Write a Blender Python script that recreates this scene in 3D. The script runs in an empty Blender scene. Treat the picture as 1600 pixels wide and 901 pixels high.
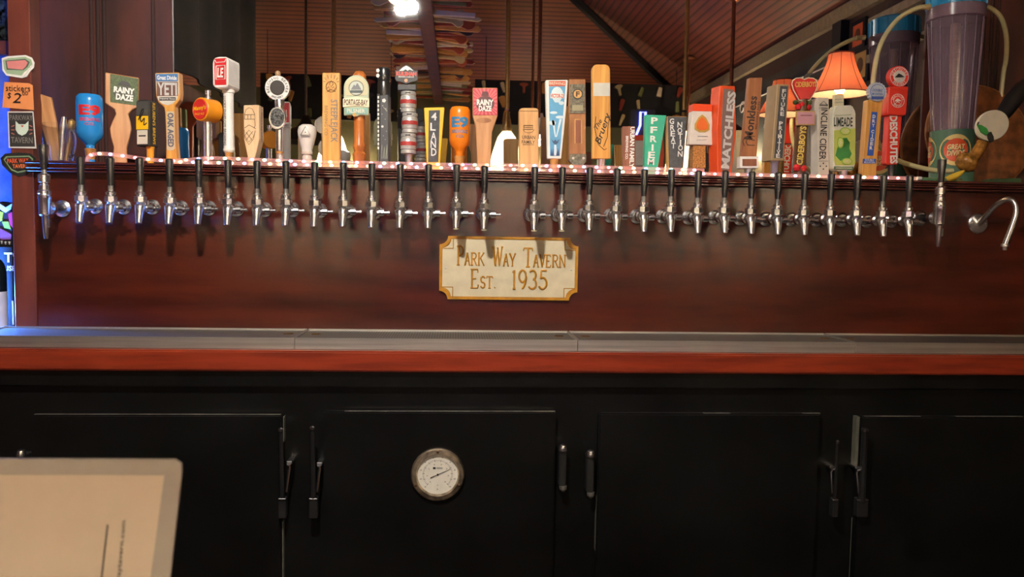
import bpy, bmesh, math, random
from math import sin, cos, pi, radians as RAD
from mathutils import Vector, Matrix
random.seed(7)
sc = bpy.context.scene
COL = sc.collection

# ------------------------------------------------------------ camera
FPX, PITCH, YAW, ROLL = 1257.5, 0.0699, 0.0690, 0.0171
CAM = Vector((0, -2.3, 1.4))
_F = Vector((sin(YAW)*cos(PITCH), cos(YAW)*cos(PITCH), -sin(PITCH)))
_R = Vector((cos(YAW), -sin(YAW), 0))
_U = _R.cross(_F)
AX_R = _R*cos(ROLL) + _U*sin(ROLL)
AX_U = -_R*sin(ROLL) + _U*cos(ROLL)
cd = bpy.data.cameras.new('camera'); cam = bpy.data.objects.new('camera', cd); COL.objects.link(cam)
cam.matrix_world = Matrix(((AX_R.x, AX_U.x, -_F.x, CAM.x), (AX_R.y, AX_U.y, -_F.y, CAM.y), (AX_R.z, AX_U.z, -_F.z, CAM.z), (0, 0, 0, 1)))
cd.sensor_width = 36; cd.lens = FPX/1600*36; cd.clip_start = .02
cd.dof.use_dof = True; cd.dof.focus_distance = 2.35; cd.dof.aperture_fstop = 9.0
sc.camera = cam

# ------------------------------------------------------------ world, exposure
wd = bpy.data.worlds.new('night'); sc.world = wd; wd.use_nodes = True
wd.node_tree.nodes['Background'].inputs[0].default_value = (.10, .12, .2, 1)
wd.node_tree.nodes['Background'].inputs[1].default_value = .05
sc.view_settings.view_transform = 'Standard'; sc.view_settings.look = 'None'
sc.view_settings.exposure = 0.9; sc.view_settings.gamma = 1.0; sc.view_settings.use_curve_mapping = False
PENDANT_W, FLOOD_W, TABLE_W, ROOM_W = 50, 46, 4.5, 14

# the place in metres: tap panel at y=0, mirror behind the shelf, room behind the viewer
YM = .453                      # mirror plane
LEDGE = 1.570                  # top of the ledge carrying the handles
def W(x, y, Y):                # point of the plane at depth Y seen at a photo position
    d = _F + AX_R*((x-800)/FPX) + AX_U*((450.5-y)/FPX)
    return CAM + d*((Y-CAM.y)/d.y)
def V(x, y, dv):               # point of the room behind the viewer, found through the mirror
    p = W(x, y, dv+CAM.y); return Vector((p.x, 2*YM-p.y, p.z))
def yv(dv): return 2*YM-CAM.y-dv

# ------------------------------------------------------------ materials
MATS = {}
def lin(c): return tuple((v/12.92 if v <= .04045 else ((v+.055)/1.055)**2.4) for v in c)
def rgb(r, g, b): return lin((r/255, g/255, b/255))
def mat(name, col, rough=.5, metal=0, var=.12, vscale=(30, 30, 30), col2=None, bump=0, bscale=80, coat=0, emit=0, ecol=None, trans=0, rnd=0, spec=None, detail=3):
    if name in MATS: return MATS[name]
    m = bpy.data.materials.new(name); MATS[name] = m; m.use_nodes = True
    nt = m.node_tree; N = nt.nodes; L = nt.links; b = N['Principled BSDF']
    tc = N.new('ShaderNodeTexCoord'); mp = N.new('ShaderNodeMapping'); L.new(tc.outputs['Object'], mp.inputs[0])
    mp.inputs['Scale'].default_value = vscale
    no = N.new('ShaderNodeTexNoise'); no.inputs['Scale'].default_value = 1; no.inputs['Detail'].default_value = detail; L.new(mp.outputs[0], no.inputs[0])
    if rnd:
        oi = N.new('ShaderNodeObjectInfo'); ad = N.new('ShaderNodeVectorMath'); ad.operation = 'ADD'
        sp = N.new('ShaderNodeMath'); sp.operation = 'MULTIPLY'; sp.inputs[1].default_value = 37
        L.new(oi.outputs['Random'], sp.inputs[0]); L.new(mp.outputs[0], ad.inputs[0]); L.new(sp.outputs[0], ad.inputs[1]); L.new(ad.outputs[0], no.inputs[0])
    rp = N.new('ShaderNodeValToRGB'); L.new(no.outputs[0], rp.inputs[0])
    c2 = col2 if col2 else tuple(max(0, v*(1-var*2)) for v in col)
    rp.color_ramp.elements[0].position = .35; rp.color_ramp.elements[1].position = .65
    rp.color_ramp.elements[0].color = (*c2, 1); rp.color_ramp.elements[1].color = (*col, 1)
    L.new(rp.outputs[0], b.inputs['Base Color'])
    b.inputs['Roughness'].default_value = rough; b.inputs['Metallic'].default_value = metal
    if coat: b.inputs['Coat Weight'].default_value = coat; b.inputs['Coat Roughness'].default_value = .12
    if spec is not None: b.inputs['Specular IOR Level'].default_value = spec
    if bump:
        bn = N.new('ShaderNodeTexNoise'); bn.inputs['Scale'].default_value = bscale; bn.inputs['Detail'].default_value = 2; L.new(tc.outputs['Object'], bn.inputs[0])
        bp = N.new('ShaderNodeBump'); bp.inputs['Strength'].default_value = bump; bp.inputs['Distance'].default_value = .002
        L.new(bn.outputs[0], bp.inputs['Height']); L.new(bp.outputs[0], b.inputs['Normal'])
    if emit:
        b.inputs['Emission Color'].default_value = (*(ecol or col), 1); b.inputs['Emission Strength'].default_value = emit
    if trans: b.inputs['Transmission Weight'].default_value = trans
    return m
def wood(name, c1, c2, scale=(60, 60, 5), rough=.45, **k): return mat(name, c1, rough, 0, 0, scale, c2, rnd=1, detail=5, **k)
def flat(r, g, b, rough=.45, **k):
    return mat('paint_%d_%d_%d' % (r, g, b) + ('_m' if k.get('metal') else ''), rgb(r, g, b), rough, var=.05, **k)

MAHOG = wood('mahogany_panel', rgb(80, 29, 17), rgb(54, 18, 11), (3, 3, 20), .21, bump=.16, bscale=500)
NOSE = wood('red_cherry_nosing', rgb(146, 54, 30), rgb(112, 36, 20), (5, 40, 60), .28, coat=.3)
DARKW = wood('dark_walnut', rgb(84, 38, 28), rgb(54, 24, 19), (14, 14, 3), .6)
POSTW = wood('post_wood', rgb(112, 52, 38), rgb(84, 36, 28), (20, 20, 4), .45)
LEDW = wood('ledge_wood', rgb(84, 34, 25), rgb(54, 22, 18), (4, 50, 60), .3)
SHELFW = wood('shelf_top', rgb(50, 26, 20), rgb(34, 18, 14), (10, 40, 10), .4)
CHROME = mat('chrome', (.93, .92, .90), .27, 1, var=.03)
STEEL = mat('brushed_steel', (.62, .60, .55), .48, 1, var=.12, vscale=(3, 120, 120))
BRASS = mat('brass', (.70, .46, .16), .35, .75, var=.1)
COPPER = mat('copper_pipe', (.35, .13, .06), .4, .8, var=.1)
GOLDF = wood('ferrule_gold', rgb(205, 150, 80), rgb(160, 105, 50), (80, 80, 20), .35)
BLK = mat('black_plastic', (.014, .014, .015), .3, var=.1, spec=.9)
BLKP = mat('black_cabinet_paint', (.0058, .0058, .006), .30, spec=.3, var=.25, vscale=(5, 5, 5), bump=.08, bscale=120)
BLKM = mat('matte_black', (.006, .006, .008), .8, var=.1)
MAPLE = wood('maple', rgb(222, 172, 112), rgb(198, 144, 86), (70, 70, 6))
OAK = wood('honey_oak', rgb(226, 168, 84), rgb(200, 136, 58), (90, 90, 5))
TANW = wood('tan_wood', rgb(208, 154, 104), rgb(178, 122, 74), (60, 60, 6))
PALEW = wood('pale_wood', rgb(232, 200, 158), rgb(214, 176, 132), (70, 70, 6))
BARRELW = wood('barrel_oak', rgb(176, 120, 72), rgb(138, 86, 48), (50, 50, 6))
TURNW = wood('turned_cherry', rgb(206, 124, 58), rgb(168, 90, 36), (60, 60, 6), .35)
BROWNW = wood('brown_wood', rgb(142, 82, 56), rgb(112, 60, 40), (60, 60, 5))
WHITE = flat(238, 234, 226); RED = flat(206, 36, 42); INK = flat(30, 26, 26); CREAM = flat(232, 222, 196)
GREY = flat(120, 122, 124); ORANGE = flat(240, 132, 26, .3); SLATE = mat('slate_board', rgb(78, 80, 84), .7, var=.2, vscale=(90, 90, 90))
TEAL = flat(56, 176, 140); YEL = flat(246, 190, 24); BLUE = flat(44, 88, 178); SKY = flat(40, 140, 214, .25)
LINE = flat(86, 52, 26); CHALK = flat(226, 226, 220, .7)
MIRROR = mat('mirror_glass', (.80, .79, .78), .012, 1, var=.01)
def glass(name, col, rough=.03, ior=1.45, tr=.0):
    m = bpy.data.materials.new(name); m.use_nodes = True; nt = m.node_tree; b = nt.nodes['Principled BSDF']
    b.inputs['Base Color'].default_value = (*col, 1); b.inputs['Roughness'].default_value = rough
    b.inputs['Transmission Weight'].default_value = 1; b.inputs['IOR'].default_value = ior
    if tr:
        t = nt.nodes.new('ShaderNodeBsdfTransparent'); t.inputs[0].default_value = (*col, 1)
        mx = nt.nodes.new('ShaderNodeMixShader'); mx.inputs[0].default_value = tr
        o = nt.nodes['Material Output']; nt.links.new(b.outputs[0], mx.inputs[1]); nt.links.new(t.outputs[0], mx.inputs[2]); nt.links.new(mx.outputs[0], o.inputs[0])
    MATS[name] = m; return m
GLASS = glass('clear_glass', (.95, .96, .95), .03, 1.4, .2)
ROPEM = glass('rope_plastic', (1, .9, .88), .25, 1.2, .45)
_b = ROPEM.node_tree.nodes['Principled BSDF']; _b.inputs['Emission Color'].default_value = (1, .42, .36, 1); _b.inputs['Emission Strength'].default_value = .2
TUBEM = mat('vinyl_tube', rgb(206, 198, 150), .3, var=.05)
def emis(name, col, s):
    if name in MATS: return MATS[name]
    m = bpy.data.materials.new(name); m.use_nodes = True; nt = m.node_tree; nt.nodes.clear()
    e = nt.nodes.new('ShaderNodeEmission'); o = nt.nodes.new('ShaderNodeOutputMaterial'); e.inputs[0].default_value = (*col, 1); e.inputs[1].default_value = s
    nt.links.new(e.outputs[0], o.inputs[0]); MATS[name] = m; return m
def shade_mat(name, col, tr=.6):
    m = bpy.data.materials.new(name); m.use_nodes = True; nt = m.node_tree; nt.nodes.clear(); N = nt.nodes
    tc = N.new('ShaderNodeTexCoord'); no = N.new('ShaderNodeTexNoise'); no.inputs['Scale'].default_value = 60; nt.links.new(tc.outputs['Object'], no.inputs[0])
    mx0 = N.new('ShaderNodeMixRGB'); mx0.inputs[1].default_value = (*col, 1); mx0.inputs[2].default_value = (*[v*.8 for v in col], 1); nt.links.new(no.outputs[0], mx0.inputs[0])
    d = N.new('ShaderNodeBsdfDiffuse'); t = N.new('ShaderNodeBsdfTranslucent'); mx = N.new('ShaderNodeMixShader'); mx.inputs[0].default_value = tr
    o = N.new('ShaderNodeOutputMaterial')
    for s in (d, t): nt.links.new(mx0.outputs[0], s.inputs[0])
    nt.links.new(d.outputs[0], mx.inputs[1]); nt.links.new(t.outputs[0], mx.inputs[2]); nt.links.new(mx.outputs[0], o.inputs[0]); return m

# ------------------------------------------------------------ mesh helpers
def new_mesh(name, vs, fs, m, smooth=None, bevel=0, seg=1):
    me = bpy.data.meshes.new(name); me.from_pydata([tuple(v) for v in vs], [], fs)
    bm = bmesh.new(); bm.from_mesh(me)
    bmesh.ops.recalc_face_normals(bm, faces=bm.faces)
    if bevel: bmesh.ops.bevel(bm, geom=list(bm.edges), offset=bevel, segments=seg, affect='EDGES', clamp_overlap=True)
    bm.to_mesh(me); bm.free()
    me.materials.append(m)
    if smooth is not None: me.shade_smooth(); me.set_sharp_from_angle(angle=smooth)
    return me
def link(name, me, parent=None, loc=None, rot=None):
    o = bpy.data.objects.new(name, me); COL.objects.link(o); o.parent = parent
    if loc is not None: o.location = loc
    if rot is not None: o.rotation_euler = rot
    return o
def tag(o, label, cat, group=None):
    o['label'] = label; o['category'] = cat
    if group: o['group'] = group
    return o
def thing(name, label, cat, loc=(0, 0, 0), rz=0, group=None):
    o = bpy.data.objects.new(name, None); COL.objects.link(o); o.empty_display_size = .05
    o.location = loc; o.rotation_euler = (0, 0, rz); return tag(o, label, cat, group)
def box_d(x0, x1, y0, y1, z0, z1):
    vs = [(x, y, z) for x in (x0, x1) for y in (y0, y1) for z in (z0, z1)]
    return vs, [(0, 1, 3, 2), (4, 6, 7, 5), (0, 4, 5, 1), (2, 3, 7, 6), (0, 2, 6, 4), (1, 5, 7, 3)]
def join(parts):
    V_, F_ = [], []
    for v, f in parts:
        n = len(V_); V_ += [tuple(a) for a in v]; F_ += [tuple(i+n for i in q) for q in f]
    return V_, F_
def prism_d(pts, y0, y1):                      # outline (x,z) extruded along y
    n = len(pts); vs = [(p[0], y0, p[1]) for p in pts]+[(p[0], y1, p[1]) for p in pts]
    return vs, [tuple(range(n)), tuple(range(2*n-1, n-1, -1))]+[(i, (i+1) % n, n+(i+1) % n, n+i) for i in range(n)]
def lathe_d(prof, n=16, c=(0, 0, 0), axis='z'):   # prof (r,h)
    vs, fs = [], []
    for r, h in prof:
        for k in range(n):
            a = 2*pi*k/n; p = (r*cos(a), r*sin(a), h)
            if axis == 'y': p = (p[0], h, p[1])
            if axis == 'x': p = (h, p[0], p[1])
            vs.append((p[0]+c[0], p[1]+c[1], p[2]+c[2]))
    m = len(prof)
    for i in range(m-1):
        for k in range(n): fs.append((i*n+k, i*n+(k+1) % n, (i+1)*n+(k+1) % n, (i+1)*n+k))
    if prof[0][0] > 1e-6: fs.append(tuple(range(n))[::-1])
    if prof[-1][0] > 1e-6: fs.append(tuple((m-1)*n+k for k in range(n)))
    return vs, fs
def tube_d(pts, r, n=8, closed=False):
    pts = [Vector(p) for p in pts]; vs, fs = [], []; m = len(pts); up = None
    rr = r if hasattr(r, '__len__') else [r]*m
    for i, p in enumerate(pts):
        if closed: t = (pts[(i+1) % m]-pts[i-1])
        else: t = pts[min(i+1, m-1)]-pts[max(i-1, 0)]
        t.normalize()
        if up is None: up = Vector((0, 0, 1)) if abs(t.z) < .9 else Vector((1, 0, 0))
        a = t.cross(up); a.normalize(); b = a.cross(t); up = b
        for k in range(n):
            g = 2*pi*k/n; vs.append(p+a*(cos(g)*rr[i])+b*(sin(g)*rr[i]))
    for i in range(m if closed else m-1):
        j = (i+1) % m
        for k in range(n): fs.append((i*n+k, i*n+(k+1) % n, j*n+(k+1) % n, j*n+k))
    if not closed: fs += [tuple(range(n))[::-1], tuple((m-1)*n+k for k in range(n))]
    return vs, fs
def smooth_path(pts, k=6):
    pts = [Vector(p) for p in pts]; out = []
    for i in range(len(pts)-1):
        p0, p1, p2, p3 = pts[max(i-1, 0)], pts[i], pts[i+1], pts[min(i+2, len(pts)-1)]
        for j in range(k):
            t = j/k; out.append(.5*((2*p1)+(p2-p0)*t+(2*p0-5*p1+4*p2-p3)*t*t+(3*p1-p0-3*p2+p3)*t**3))
    return out+[pts[-1]]
def part(name, d, m, parent=None, smooth=None, bevel=0, seg=1, loc=None, rot=None):
    return link(name, new_mesh(name, d[0], d[1], m, smooth, bevel, seg), parent, loc, rot)
def struct(name, d, m, parent=None, **k):
    o = part(name, d, m, parent, **k)
    if parent is None: o['kind'] = 'structure'
    return o
def ell(cx, cy, rx, ry=None, n=24, a0=0, a1=2*pi):
    ry = ry or rx; return [(cx+rx*cos(a0+(a1-a0)*k/n), cy+ry*sin(a0+(a1-a0)*k/n)) for k in range(n)]

_TX = {}
def text_geo(s, bold=0, shear=0):
    key = (s, bold, shear)
    if key not in _TX:
        cu = bpy.data.curves.new('t', 'FONT'); cu.body = s; cu.resolution_u = 2; cu.offset = bold; cu.shear = shear; cu.fill_mode = 'FRONT'
        ob = bpy.data.objects.new('t', cu); COL.objects.link(ob)
        dg = bpy.context.evaluated_depsgraph_get(); dg.update()
        me = bpy.data.meshes.new_from_object(ob.evaluated_get(dg))
        vs = [(v.co.x, v.co.y) for v in me.vertices]; fs = [tuple(p.vertices) for p in me.polygons]
        bpy.data.objects.remove(ob); bpy.data.curves.remove(cu); bpy.data.meshes.remove(me)
        xs = [v[0] for v in vs]; ys = [v[1] for v in vs]; x0, x1, y0, y1 = min(xs), max(xs), min(ys), max(ys)
        _TX[key] = ([((x-x0)/(x1-x0)-.5, (y-y0)/max(1e-6, y1-y0)-.5) for x, y in vs], fs)
    return _TX[key]
def text_d(s, w, h, rot=0, bold=.008, shear=0):      # in a plane: list of (u,v), centred
    vs, fs = text_geo(s, bold, shear); c, n = cos(rot), sin(rot)
    return [(x*w*c-y*h*n, x*w*n+y*h*c) for x, y in vs], fs

# ------------------------------------------------------------ setting: the room
RX, LX, FY, BY = 2.65, -4.5, yv(9.5), YM+.02
EZ = 3.0; RIDX = (RX+LX)/2; RZ = EZ+.46*(RX-RIDX); AY = FY+(RX-RIDX)
def planks(name, c1, c2, ang, freq):
    m = bpy.data.materials.new(name); m.use_nodes = True; nt = m.node_tree; N = nt.nodes; L = nt.links; b = N['Principled BSDF']
    tc = N.new('ShaderNodeTexCoord'); mp = N.new('ShaderNodeMapping'); mp.inputs['Rotation'].default_value = (0, 0, ang); L.new(tc.outputs['Object'], mp.inputs[0])
    wv = N.new('ShaderNodeTexWave'); wv.wave_profile = 'SAW'; wv.inputs['Scale'].default_value = freq; L.new(mp.outputs[0], wv.inputs[0])
    rp = N.new('ShaderNodeValToRGB'); rp.color_ramp.elements[0].position = 0; rp.color_ramp.elements[0].color = (*c2, 1); rp.color_ramp.elements[1].position = .45; rp.color_ramp.elements[1].color = (*c1, 1)
    L.new(wv.outputs[0], rp.inputs[0])
    no = N.new('ShaderNodeTexNoise'); no.inputs['Scale'].default_value = 3; L.new(mp.outputs[0], no.inputs[0])
    mx = N.new('ShaderNodeMixRGB'); mx.blend_type = 'MULTIPLY'; mx.inputs[0].default_value = .6; L.new(rp.outputs[0], mx.inputs[1]); L.new(no.outputs[0], mx.inputs[2])
    L.new(mx.outputs[0], b.inputs['Base Color']); b.inputs['Roughness'].default_value = .62
    bp = N.new('ShaderNodeBump'); bp.inputs['Strength'].default_value = .8; bp.inputs['Distance'].default_value = .01; L.new(rp.outputs[0], bp.inputs['Height']); L.new(bp.outputs[0], b.inputs['Normal'])
    return m
CEILA = planks('ceiling_boards_across', rgb(146, 74, 48), rgb(36, 16, 11), pi/2, 5.5)
CEILB = planks('ceiling_boards_along', rgb(138, 76, 52), rgb(36, 17, 12), 0, 5.5)
WALLG = mat('olive_wall_paint', rgb(104, 104, 70), .7, var=.05)
WALLB = mat('dark_wall_paint', rgb(70, 50, 40), .7, var=.1)
TH = .06
def slab(pts, m, name):
    n = len(pts); vs = list(pts)+[(p[0], p[1], p[2]+TH) for p in pts]
    return struct(name, (vs, [tuple(range(n)), tuple(range(2*n-1, n-1, -1))]+[(i, (i+1) % n, n+(i+1) % n, n+i) for i in range(n)]), m)
cl = slab([(LX, FY, EZ), (RX, FY, EZ), (RIDX, AY, RZ)], CEILA, 'ceiling')
slab([(RX, FY, EZ), (RX, BY, EZ), (RIDX, BY, RZ), (RIDX, AY, RZ)], CEILB, 'ceiling')
slab([(LX, FY, EZ), (RIDX, AY, RZ), (RIDX, BY, RZ), (LX, BY, EZ)], CEILB, 'ceiling')
struct('trim_1', tube_d([(RX-.02, FY+.02, EZ-.02), (RIDX, AY, RZ-.03)], .045, 6), BLKM)
struct('trim_2', tube_d([(LX+.02, FY+.02, EZ-.02), (RIDX, AY, RZ-.03)], .045, 6), BLKM)
FLOORM = wood('floor_boards', rgb(96, 62, 40), rgb(64, 40, 26), (12, 2, 2), .4)
struct('floor', box_d(LX-.1, RX+.1, FY-.1, BY+.1, -.06, 0), FLOORM)
struct('wall_far', box_d(LX-.1, RX+.1, FY-.08, FY, 0, EZ+.05), WALLG)
struct('wall_right', box_d(RX, RX+.08, FY, BY+.6, 0, EZ+.05), WALLB)
struct('wall_left', box_d(LX-.08, LX, FY, BY+.6, 0, EZ+.05), WALLB)
wb = prism_d([(LX, 0), (RX, 0), (RX, EZ), (RIDX, RZ), (LX, EZ)], BY+.03, BY+.1)
struct('wall_back', wb, DARKW)
struct('trim_3', box_d(RX-.05, RX-.002, FY+.03, BY-.02, EZ-.12, EZ-.02), mat('cornice_paint', rgb(150, 140, 110), .6))
# ------------------------------------------------------------ the tap wall
X0 = W(57, 400, 0).x; X1 = W(1600, 420, 0).x+.95
ZT = W(903, 516, -.005).z                    # top of the drip trays
struct('wall_front_panel', box_d(X0, X1, 0, .03, W(800, 550, -.215).z+.0008, LEDGE-.02), MAHOG)
pl, pr = W(22, 400, 0).x, X0
tag(part('corner_post', box_d(pl, pr-.001, -.004, .05, W(800, 550, -.215).z+.0008, 2.6), POSTW, bevel=.002), 'reddish wooden corner post carrying the stickers', 'post')
# cooler-top shelf and the moulded ledge in front of it
lg = thing('ledge', 'moulded dark wood ledge above the row of taps', 'ledge', (0, 0, 0))
lx0 = W(40, 260, -.03).x
part('shelf_board', box_d(X0+.02, X1, .0, YM-.005, LEDGE-.02, LEDGE), SHELFW, lg)
for i, (a, b_, y) in enumerate(((.0, .007, -.036), (.0085, .0135, -.031), (.015, .020, -.033), (.0215, .028, -.026))):
    part('moulding_strip', box_d(lx0, X1, y, -.0045, LEDGE-b_, LEDGE-a), LEDW, lg, bevel=.0012)
part('moulding_back', box_d(lx0+.002, X1, -.0045, 0, LEDGE-.027, LEDGE), LEDW, lg)
# mirror with its frame columns
mx0, mx1 = W(262, 120, YM).x, W(1452, 120, YM).x
mr = thing('mirror', 'large mirror behind the tap handles reflecting the tavern room', 'mirror', ((mx0+mx1)/2, YM, LEDGE))
hw = (mx1-mx0)/2
part('mirror_glass', box_d(-hw, hw, 0, .006, .0, .98), MIRROR, mr)
part('backing_board', box_d(-hw-.02, hw+.02, .007, .02, 0, 1.0), DARKW, mr)
BEADW = wood('bead_wood', rgb(58, 28, 22), rgb(40, 18, 15), (14, 14, 3), .7)
def column(x0, x1, grooves, label, name):
    c = thing(name, label, 'column', ((x0+x1)/2, YM-.006, LEDGE)); h = (x1-x0)/2
    part('panel_board', box_d(-h, h, .0, .05, 0, 1.3), DARKW, c)
    for g in grooves:
        gx = W(g, 120, YM-.03).x-(x0+x1)/2
        part('bead_moulding', lathe_d([(.007, 0), (.007, 1.3)], 10, (gx, .002, 0)), BEADW, c, .6)
    return c
column(W(46, 120, YM-.03).x, W(266, 120, YM-.03).x, (139, 149, 159, 236), 'dark wood column with bead mouldings beside the mirror and corner post', 'mirror_column')
column(W(1450, 120, YM-.03).x, X1+.1, (1540, 1552, 1562), 'dark wood column behind the clear filter housing', 'mirror_column')

# ------------------------------------------------------------ counter, trays, cooler
yN = -.215
zN0, zN1 = W(800, 582.5, yN).z, W(800, 550, yN).z
XL, XR = W(-30, 560, yN).x-.8, X1
tag(part('bar_counter', box_d(XL, XR, yN, .44, zN0, zN1), NOSE, bevel=.005, seg=2), 'red cherry counter with rounded front nosing under the trays', 'counter')
PERF = mat('perforated_steel', (.42, .39, .34), .42, .55)
nt = PERF.node_tree; N = nt.nodes; L = nt.links
tc = N.new('ShaderNodeTexCoord'); mp = N.new('ShaderNodeMapping'); mp.inputs['Scale'].default_value = (140, 140, 140); L.new(tc.outputs['Object'], mp.inputs[0])
fr = N.new('ShaderNodeVectorMath'); fr.operation = 'FRACTION'; L.new(mp.outputs[0], fr.inputs[0])
sb = N.new('ShaderNodeVectorMath'); sb.operation = 'SUBTRACT'; sb.inputs[1].default_value = (.5, .5, 0); L.new(fr.outputs[0], sb.inputs[0])
ml = N.new('ShaderNodeVectorMath'); ml.operation = 'MULTIPLY'; ml.inputs[1].default_value = (1, 1, 0); L.new(sb.outputs[0], ml.inputs[0])
ln = N.new('ShaderNodeVectorMath'); ln.operation = 'LENGTH'; L.new(ml.outputs[0], ln.inputs[0])
gt = N.new('ShaderNodeMath'); gt.operation = 'GREATER_THAN'; gt.inputs[1].default_value = .3; L.new(ln.outputs['Value'], gt.inputs[0])
mxr = N.new('ShaderNodeMixRGB'); mxr.inputs[1].default_value = (.02, .02, .02, 1); mxr.inputs[2].default_value = (.24, .22, .19, 1); L.new(gt.outputs[0], mxr.inputs[0]); L.new(mxr.outputs[0], N['Principled BSDF'].inputs['Base Color'])
yF = -.192
jx = [W(-60, 535, yF).x, W(460, 535, yF).x, W(903, 538, yF).x, W(1337, 543, yF).x, X1]
labs = ['steel drip tray glowing blue beside the corner post', 'steel drip tray between the gauge door and the blue-lit tray', 'steel drip tray under the tavern plaque, right of the centre seam', 'steel drip tray below the curved chrome spout']
labs[1] = 'steel drip tray under the left half of the tavern plaque'; labs[2] = 'steel drip tray under the right half of the tavern plaque'
zF = W(903, 531, yF).z
for i in range(4):
    a, b_ = jx[i]+.0022, jx[i+1]-.0022; h = (b_-a)/2
    t = thing('drip_tray', labs[i], 'drip tray', ((a+b_)/2, 0, zN1), group='steel drip trays')
    top = zF-zN1
    part('front_lip', box_d(-h, h, yF, yF+.003, .001, top), STEEL, t)
    part('back_lip', box_d(-h, h, -.005, -.002, .001, top+.001), STEEL, t)
    for s in (-1, 1): part('end_lip', box_d(s*h-.0015, s*h+.0015, yF+.003, -.005, .001, top), STEEL, t)
    part('perforated_grate', box_d(-h+.002, h-.002, yF+.003, -.005, top-.006, top-.004), PERF, t)
    for s in ((1,) if i == 0 else (-1,) if i == 3 else (-1, 1)):
        part('drain_ring', lathe_d([(.009, 0), (.013, .0015), (.013, 0)], 14, (s*(h-.035), -.085, top-.004)), mat('drain_brass', (.45, .27, .12), .4, 1), t, .6)
# cooler cabinet
yC = -.178; yD = -.202
cb = thing('beer_cooler', 'black painted back-bar cooler cabinet with four doors', 'cooler', (0, 0, 0))
part('carcass', box_d(XL, XR, yC, .45, .06, zN0), BLKP, cb)
zb0, zb1 = W(800, 606, yC-.018).z, zN0
part('top_rail', box_d(XL, XR, yC-.02, yC, zb0, zb1-.001), BLKP, cb, bevel=.004)
part('toe_kick', box_d(XL, XR, yC+.05, .44, 0, .06), BLKM, cb)
doors = [(52, 440, 648), (505, 869, 643), (936, 1283, 646), (1345, 1700, 651)]
DO = []
for (a, b_, t) in doors:
    xa, xb = W(a, t, yD).x, W(b_, t, yD).x; zt = W((a+b_)/2, t, yD).z
    DO.append(part('door', box_d(xa, xb, yD, yC-.0005, .09, zt), BLKP, cb, bevel=.004, seg=2))
    part('door_gasket', box_d(xa+.006, xb-.006, yC-.004, yC-.0005, .1, zt-.006), BLKM, DO[-1])
def P(px, py, y): return W(px, py, y)
EDGE_HL = mat('highlight_metal', (.75, .73, .68), .4, 1, var=.2)
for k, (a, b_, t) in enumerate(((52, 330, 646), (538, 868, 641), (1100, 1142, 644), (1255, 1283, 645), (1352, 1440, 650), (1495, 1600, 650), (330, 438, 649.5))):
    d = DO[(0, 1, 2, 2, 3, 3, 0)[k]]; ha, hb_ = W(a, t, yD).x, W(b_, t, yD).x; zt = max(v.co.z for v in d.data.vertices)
    part('edge_highlight', box_d(ha, hb_, yD+.003, yD+.012, zt-.0003, zt+.0009), EDGE_HL, d)  # bright metal strips put in for the highlights along the door tops
PALEG = mat('pale_gasket', rgb(96, 94, 84), .6)
for (px, ta, tb, k, wd_) in ((1341, 651, 728, 3, .0045), (1337.5, 812, 920, 3, .0025), (441.5, 815, 920, 0, .002), (443, 651, 690, 0, .0009), (932.5, 775, 860, 2, .0006)):
    a, b_ = P(px, ta, yD+.004), P(px, tb, yD+.004); part('gasket_strip', prism_d([(a.x-wd_, a.z), (a.x+wd_, a.z), (a.x+wd_, b_.z), (a.x-wd_, b_.z)], yD+.004, yC), PALEG, DO[k])
def latch(px0, px1, top, mid, bot, keepx, keept, d, nm):
    # a lever door latch: chrome knobbed lever, body, and a bright keeper tongue
    y = yD-.012
    p = P((px0+px1)/2, bot, y); q = P((px0+px1)/2, mid, y); r = P((px0+px1)/2, top, y)
    hwid = (P(px1, mid, y).x-P(px0, mid, y).x)/2
    lv = part(nm, box_d(p.x-hwid*1.25, p.x+hwid*1.25, y-.010, yD+.002, p.z, q.z), BLK, d, bevel=.002)
    part('lever', tube_d([(q.x, y-.006, q.z-.006), (r.x, y-.022, r.z)], [hwid*.75, hwid*.6], 8), BLK, lv, .6)
    part('lever_tip', lathe_d([(.001, -.006), (hwid*.7, -.004), (hwid*.75, .003), (.001, .006)], 10, (r.x, y-.023, r.z)), CHROME, lv, .6)
    part('collar', box_d(q.x-hwid*1.2, q.x+hwid*1.2, y-.013, y, q.z-.004, q.z), CHROME, lv, bevel=.001)
    k = P(keepx, keept, y); g = P((keepx+(px0+px1)/2)/2, mid-8, y)
    part('keeper', tube_d([(k.x, y-.012, k.z), (k.x, y-.004, k.z-.012), (g.x, y, g.z)], [.006, .004, .003], 8), CHROME, lv, .6)
    part('keeper_plate', box_d(k.x-.007, k.x+.007, y-.008, yC, k.z-.002, k.z+.005), CHROME, lv, bevel=.001)
latch(437, 447, 668, 776, 808, 453, 722, DO[0], 'latch')
latch(485, 496, 665, 776, 808, 500, 724, DO[1], 'latch')
latch(1299, 1306, 687, 778, 806, 1298, 729, DO[2], 'latch')
latch(1338, 1352, 668, 778, 806, 1338, 730, DO[3], 'latch')
def hinge(px, t, m_, b_, d):
    y = yD-.001; tp, md, bt = P(px, t, y), P(px, m_, y), P(px, b_, y)
    h = part('hinge', box_d(md.x-.0105, md.x+.0105, y-.012, yC, bt.z+.012, md.z), BLK, d, bevel=.003)
    part('hinge_barrel', lathe_d([(.001, .014), (.009, .011), (.0115, .002), (.0115, -.004)], 14, (tp.x, y-.009, md.z)), CHROME, h, .6)
    part('hinge_foot', lathe_d([(.0105, .012), (.010, .003), (.004, -.004), (.001, -.005)], 14, (bt.x, y-.007, bt.z)), STEEL, h, .6)
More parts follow.
